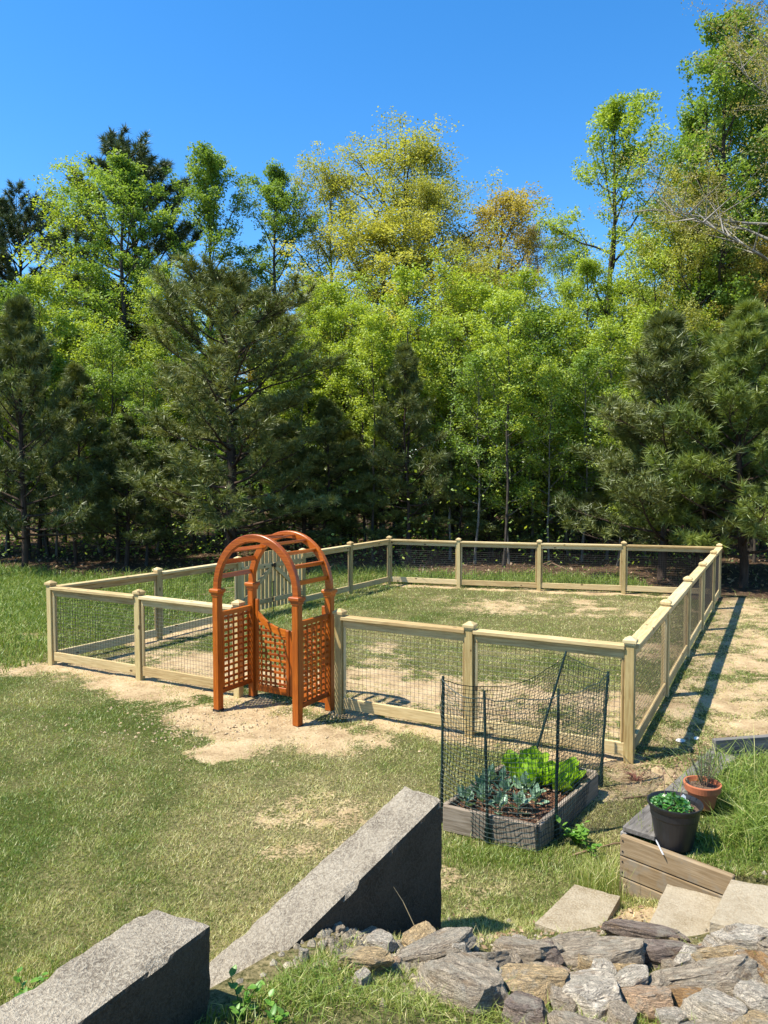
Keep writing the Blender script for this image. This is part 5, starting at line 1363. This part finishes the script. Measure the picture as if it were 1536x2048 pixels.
HERO = [
    ('pine_tree', 'pine_a', 462, 548, 22.0, 'big bushy dark pine behind the arbor, standing in front of the leafy trees', 335),
    ('pine_tree', 'pine_b', 45, 600, 21.5, 'bushy pine at the near left edge of the wood', 250),
    ('pine_tree', 'pine_thin', 150, 730, 23.0, 'thin grey-green pine beside the bushy pine at the left edge', 170),
    ('pine_tree', 'pine_thin', 815, 690, 23.5, 'narrow grey-green pine behind the far fence corner', 170),
    ('pine_tree', 'pine_thin', 650, 800, 24.0, 'short soft pine between the big bushy pine and the narrow one', 170),
    ('pine_tree', 'pine_b', 1325, 630, 19.6, 'broad soft pine behind the far right fence corner', 360),
    ('pine_tree', 'pine_c', 1490, 615, 18.2, 'brighter green pine at the right edge of the clearing', 330),
    ('pine_tree', 'pine_c', 1415, 740, 20.2, 'green pine filling the gap between the two right-hand pines', 260),
    ('pine_tree', 'pine_thin', 920, 860, 24.0, 'small pine low among the saplings behind the far fence run', 130),
    ('pine_tree', 'pine_c', 1640, 700, 17.0, 'young pine at the outer right side of the clearing', 240),
    ('pine_tree', 'pine_b', 250, 830, 22.5, 'low spreading pine under the tall green trees', 200),
    ('pine_tree', 'pine_old', 280, 312, 33.0, 'tall mature pine with dark crown rising behind the green trees', 270),
    ('pine_tree', 'pine_old', 45, 398, 35.0, 'tall dark pine against the sky at the left edge', 210),
    ('pine_tree', 'pine_old', -80, 470, 33.0, 'mature pine just outside the left edge', 210),
    ('leafy_tree', 'thin_green', 175, 345, 30.0, 'light airy tree with thin pale top at the left of the wood', 210),
    ('leafy_tree', 'green_a', 245, 335, 28.5, 'tall mid-green tree in front of the mature pine', 210),
    ('leafy_tree', 'green_b', 440, 308, 30.5, 'tall green tree with pointed top behind the big bushy pine', 190),
    ('leafy_tree', 'green_a', 545, 350, 32.0, 'dense green tree left of the olive oaks', 170),
    ('leafy_tree', 'oak_a', 800, 272, 34.0, 'tallest olive-gold oak with domed top in the middle of the wood', 380),
    ('leafy_tree', 'oak_b', 675, 335, 33.0, 'olive oak spreading left of the tallest oak', 240),
    ('leafy_tree', 'oak_b', 870, 345, 31.0, 'olive oak in front of the tallest oak on its right', 230),
    ('leafy_tree', 'oak_b', 745, 420, 30.0, 'wide golden-green oak filling the middle of the wood', 360),
    ('leafy_tree', 'oak_a', 960, 520, 29.0, 'olive oak below the rust-tinged tree', 260),
    ('leafy_tree', 'oak_b', 1400, 330, 24.5, 'olive-brown oak above the broad soft pine', 230),
    ('leafy_tree', 'lime_b', 690, 540, 27.5, 'yellow-green tree in front of the golden-green oak', 230),
    ('leafy_tree', 'rust', 965, 400, 34.0, 'rust-tinged tree right of the tallest oak', 270),
    ('leafy_tree', 'rust', 1035, 452, 32.0, 'smaller rusty tree at the dip in the skyline', 140),
    ('leafy_tree', 'lime_b', 900, 530, 27.0, 'yellow-green tree below the rusty crowns', 260),
    ('leafy_tree', 'lime_a', 1200, 222, 29.5, 'tall open yellow-green tree standing above the skyline with dark trunk', 250),
    ('leafy_tree', 'thin_green', 1115, 440, 30.5, 'slender pale green tree beside the tall open tree', 120),
    ('leafy_tree', 'lime_b', 1310, 440, 26.0, 'yellow-green tree above the broad soft pine', 220),
    ('leafy_tree', 'green_b', 1425, 70, 25.0, 'tall dark green tree rising at the right of the sky', 250),
    ('leafy_tree', 'green_a', 1370, 240, 26.5, 'dark green tree left of the tallest right-hand tree', 190),
    ('leafy_tree', 'green_b', 1495, 130, 27.0, 'green crown behind the pale limbs', 230),
    ('leafy_tree', 'green_a', 1530, 200, 26.0, 'green tree behind the grey-barked oak', 220),
    ('leafy_tree', 'grey_oak', 1585, -190, 20.5, 'grey-barked oak with bare pale limbs reaching in at the right', 560),
    ('leafy_tree', 'rust', 1500, 470, 24.0, 'brownish sparse tree between the grey oak and the bright pine', 200),
    ('leafy_tree', 'oak_b', -60, 560, 27.0, 'olive tree cut by the left edge', 230),
    ('leafy_tree', 'lime_b', 90, 560, 28.0, 'yellowish tree low at the left of the wood', 200),
    ('leafy_tree', 'lime_a', 1180, 520, 27.0, 'leafy tree below the tall open tree', 170),
    ('leafy_tree', 'lime_b', 1060, 580, 27.0, 'bright leafy tree in the gap right of the rusty crowns', 200),
    ('leafy_tree', 'lime_b', 340, 520, 27.0, 'yellow-green tree half hidden by the big bushy pine', 180),
    ('leafy_tree', 'lime_b', 620, 560, 27.5, 'yellow-green tree just right of the big bushy pine', 150),
]
for nm, var, u, vt, Y, lb, wd in HERO: tree(nm, var, u, vt, Y, lb, WOOD, wd)
ZONES = [(-60, 'beyond the left edge'), (40, 'at the left edge, past the tall meadow grass'), (110, 'behind the left corner post'), (200, 'just right of the left corner post'), (300, 'behind the first left side post'), (400, 'between the side run and the arbor'), (480, 'behind the left of the arch'),
         (560, 'behind the picket gate'), (640, 'behind the right of the arch'), (720, 'behind the short side run'), (800, 'behind the far corner post'), (880, 'behind the first far bay'), (960, 'around the second far post'), (1040, 'behind the second far bay'), (1110, 'around the third far post'),
         (1190, 'behind the third far bay'), (1270, 'around the fourth far post'), (1360, 'behind the fourth far bay'), (1450, 'behind the far right corner'), (1540, 'behind the bright right-hand pine'), (9999, 'beyond the right edge')]
def zone(u): return next(z for lim, z in ZONES if u < lim)
KN = {'green_a': 'dense green', 'green_b': 'tall green', 'oak_b': 'olive', 'oak_a': 'broad olive', 'lime_b': 'yellow-green', 'lime_a': 'tall yellow-green', 'rust': 'rusty'}
UNDER = [(-40, 800, 24.5), (75, 830, 25.5), (205, 870, 25.0), (330, 850, 27.0), (560, 840, 25.5), (610, 900, 24.0), (700, 860, 25.5), (765, 900, 24.5), (860, 900, 26.0), (980, 930, 24.5), (1090, 920, 26.0), (1180, 900, 25.5), (1260, 860, 23.5), (1400, 820, 21.5), (1560, 800, 21.0)]
for k, (u, vt, Y) in enumerate(UNDER):
    tree('pine_tree', 'pine_b' if k % 2 else 'pine_thin', u, vt, Y, 'low shaded pine in the understory ' + zone(u), 'low pines in the understory', 190)
# leafy saplings filling the wood's edge behind the far run
for k, (u, vt, Y, var) in enumerate([(900, 640, 24.0, 'sap_a'), (950, 700, 23.0, 'sap_b'), (985, 600, 25.0, 'sap_a'), (1020, 680, 22.8, 'sap_a'), (1065, 620, 24.5, 'sap_b'), (1100, 720, 23.0, 'sap_a'), (1140, 610, 25.0, 'sap_a'),
        (1165, 700, 23.5, 'sap_b'), (1215, 640, 24.0, 'sap_a'), (1235, 780, 22.5, 'sap_a'), (870, 760, 25.5, 'sap_b'), (760, 640, 26.0, 'sap_a'), (715, 720, 26.5, 'sap_b'), (600, 700, 26.0, 'sap_b'), (200, 640, 26.0, 'sap_a'), (110, 720, 25.0, 'sap_b'),
        (310, 690, 26.0, 'sap_a'), (560, 760, 26.5, 'sap_a'), (1290, 620, 24.5, 'sap_a'), (1400, 560, 25.0, 'sap_b'), (10, 760, 25.0, 'sap_a')]):
    tree('sapling', var, u, vt, Y, ('taller' if vt < 690 else 'shorter') + (' yellow-green' if var == 'sap_a' else ' mid-green') + ' leafy sapling ' + zone(u), 'leafy saplings at the wood edge', None)
# slim dark trunks standing inside the wood
for k in range(72):
    u = -330 + 2060 * (k + trng.random()) / 72; Y = trng.uniform(22.0, 31.0)
    tree('slim_tree', 'slim_a' if (k % 2 and not 560 < u < 1330) else 'slim_b', u, 0, Y, ('slim' if k % 3 else 'bare slim') + (' dark', ' grey', ' leaning', ' straight')[(k // 2) % 4] + ' trunk in the wood ' + zone(u), 'slim trunks inside the wood', None, H=trng.uniform(6.0, 9.5))
# deeper rows close the view through the wood
sil = [(-300, 560), (0, 470), (200, 420), (330, 470), (450, 440), (560, 470), (640, 420), (800, 400), (950, 470), (1060, 560), (1120, 560), (1200, 420), (1300, 440), (1400, 300), (1800, 250)]
kinds = ['green_a', 'oak_b', 'lime_b', 'green_b', 'rust', 'lime_a', 'oak_a']
for k in range(84):
    u = -560 + 2600 * ((k * 0.618) % 1.0); Y = 34 + 20 * ((k * 0.381) % 1.0)
    vs_ = np.interp(u, [s[0] for s in sil], [s[1] for s in sil]) + trng.uniform(110, 340)
    kd = kinds[k % 7]
    if 580 < u < 1340 and kd.startswith('green'): kd = 'oak_b' if k % 2 else 'lime_b'
    tree('woodland_tree', kd, u, vs_, Y, KN[kd] + ' tree deep in the wood ' + zone(u), 'deeper rows of the wood', 260 * 30 / Y)
# undergrowth and far foliage that read as one mass
ur = np.random.RandomState(19)
def shrub_mass(N, y0, y1, h, size, name, label, mat, ncl, xw=0.72, seed=2, cr=0.6):
    cy = y0 + (y1 - y0) * ur.rand(ncl); cx = (ur.rand(ncl) * 2 - 1) * (xw * cy); cz = ur.rand(ncl) ** 1.7 * h
    k = litter(cx, cy) > 0.5; cx, cy, cz = cx[k], cy[k], cz[k]
    i = ur.randint(0, len(cx), N); g = ur.normal(size=(N, 3)) * cr * np.array([1, 1, 0.6])
    x, y = cx[i] + g[:, 0], cy[i] + g[:, 1]; z = terrain(x, y) + np.abs(cz[i] + g[:, 2])
    V, Q = leaf_quads(np.stack([x, y, z], 1), size * (0.6 + 0.7 * ur.rand(N)), ur)
    o = link(name, np_mesh(name, V, quads=Q, tint=ur.rand(N)), mat); tag(o, label, 'foliage', kind='stuff')
shrub_mass(34000, 22.5, 42, 3.0, 0.058, 'undergrowth', 'leafy undergrowth between the trunks of the wood', M['leaf_green'], 900)
shrub_mass(8000, 22.0, 36, 2.4, 0.06, 'low_brush', 'yellow-green brush on the floor of the wood', M['leaf_lime'], 420)
shrub_mass(52000, 50, 80, 12, 0.42, 'far_wood', 'far foliage of the deep wood seen through the trees', M['leaf_green'], 1500, 0.9, cr=1.6)
# fallen branches and brush at the edge of the wood
for k, (x, y, l, a_, lb) in enumerate([(3.9, 20.6, 1.3, 0.5, 'dead branch arching in the grass behind the far fence run'), (-5.6, 19.4, 1.6, 0.1, 'fallen limb at the edge of the wood left of the picket gate'), (5.2, 20.2, 1.0, 2.5, 'bleached branch lying behind the far right bay'),
                                     (-1.6, 19.8, 0.9, 1.2, 'curved dead twig behind the short fence run')]):
    dx, dy = math.cos(a_), math.sin(a_)
    stick(lb, [(x, y, 0.02), (x + dx * l * 0.35, y + dy * l * 0.35, 0.20), (x + dx * l * 0.7, y + dy * l * 0.7, 0.32), (x + dx * l, y + dy * l, 0.12)], 0.022)

# tell apart the few trees that stand together and share a description
same = {}
for o in list(COL.objects):
    if o.parent is None and o.get('label') and o.get('group'): same.setdefault((o['group'], o['label']), []).append(o)
for (g, lb), lst in same.items():
    if len(lst) < 2: continue
    lst.sort(key=lambda o: o.location.x / max(1.0, o.location.y))
    words = {2: ['leftmost', 'rightmost'], 3: ['leftmost', 'middle', 'rightmost'], 4: ['leftmost', 'second', 'third', 'rightmost']}.get(len(lst))
    if not words: words = ['leftmost'] + ['middle'] * (len(lst) - 2) + ['rightmost']
    for o, w_ in zip(lst, words): o['label'] = w_ + ' ' + lb
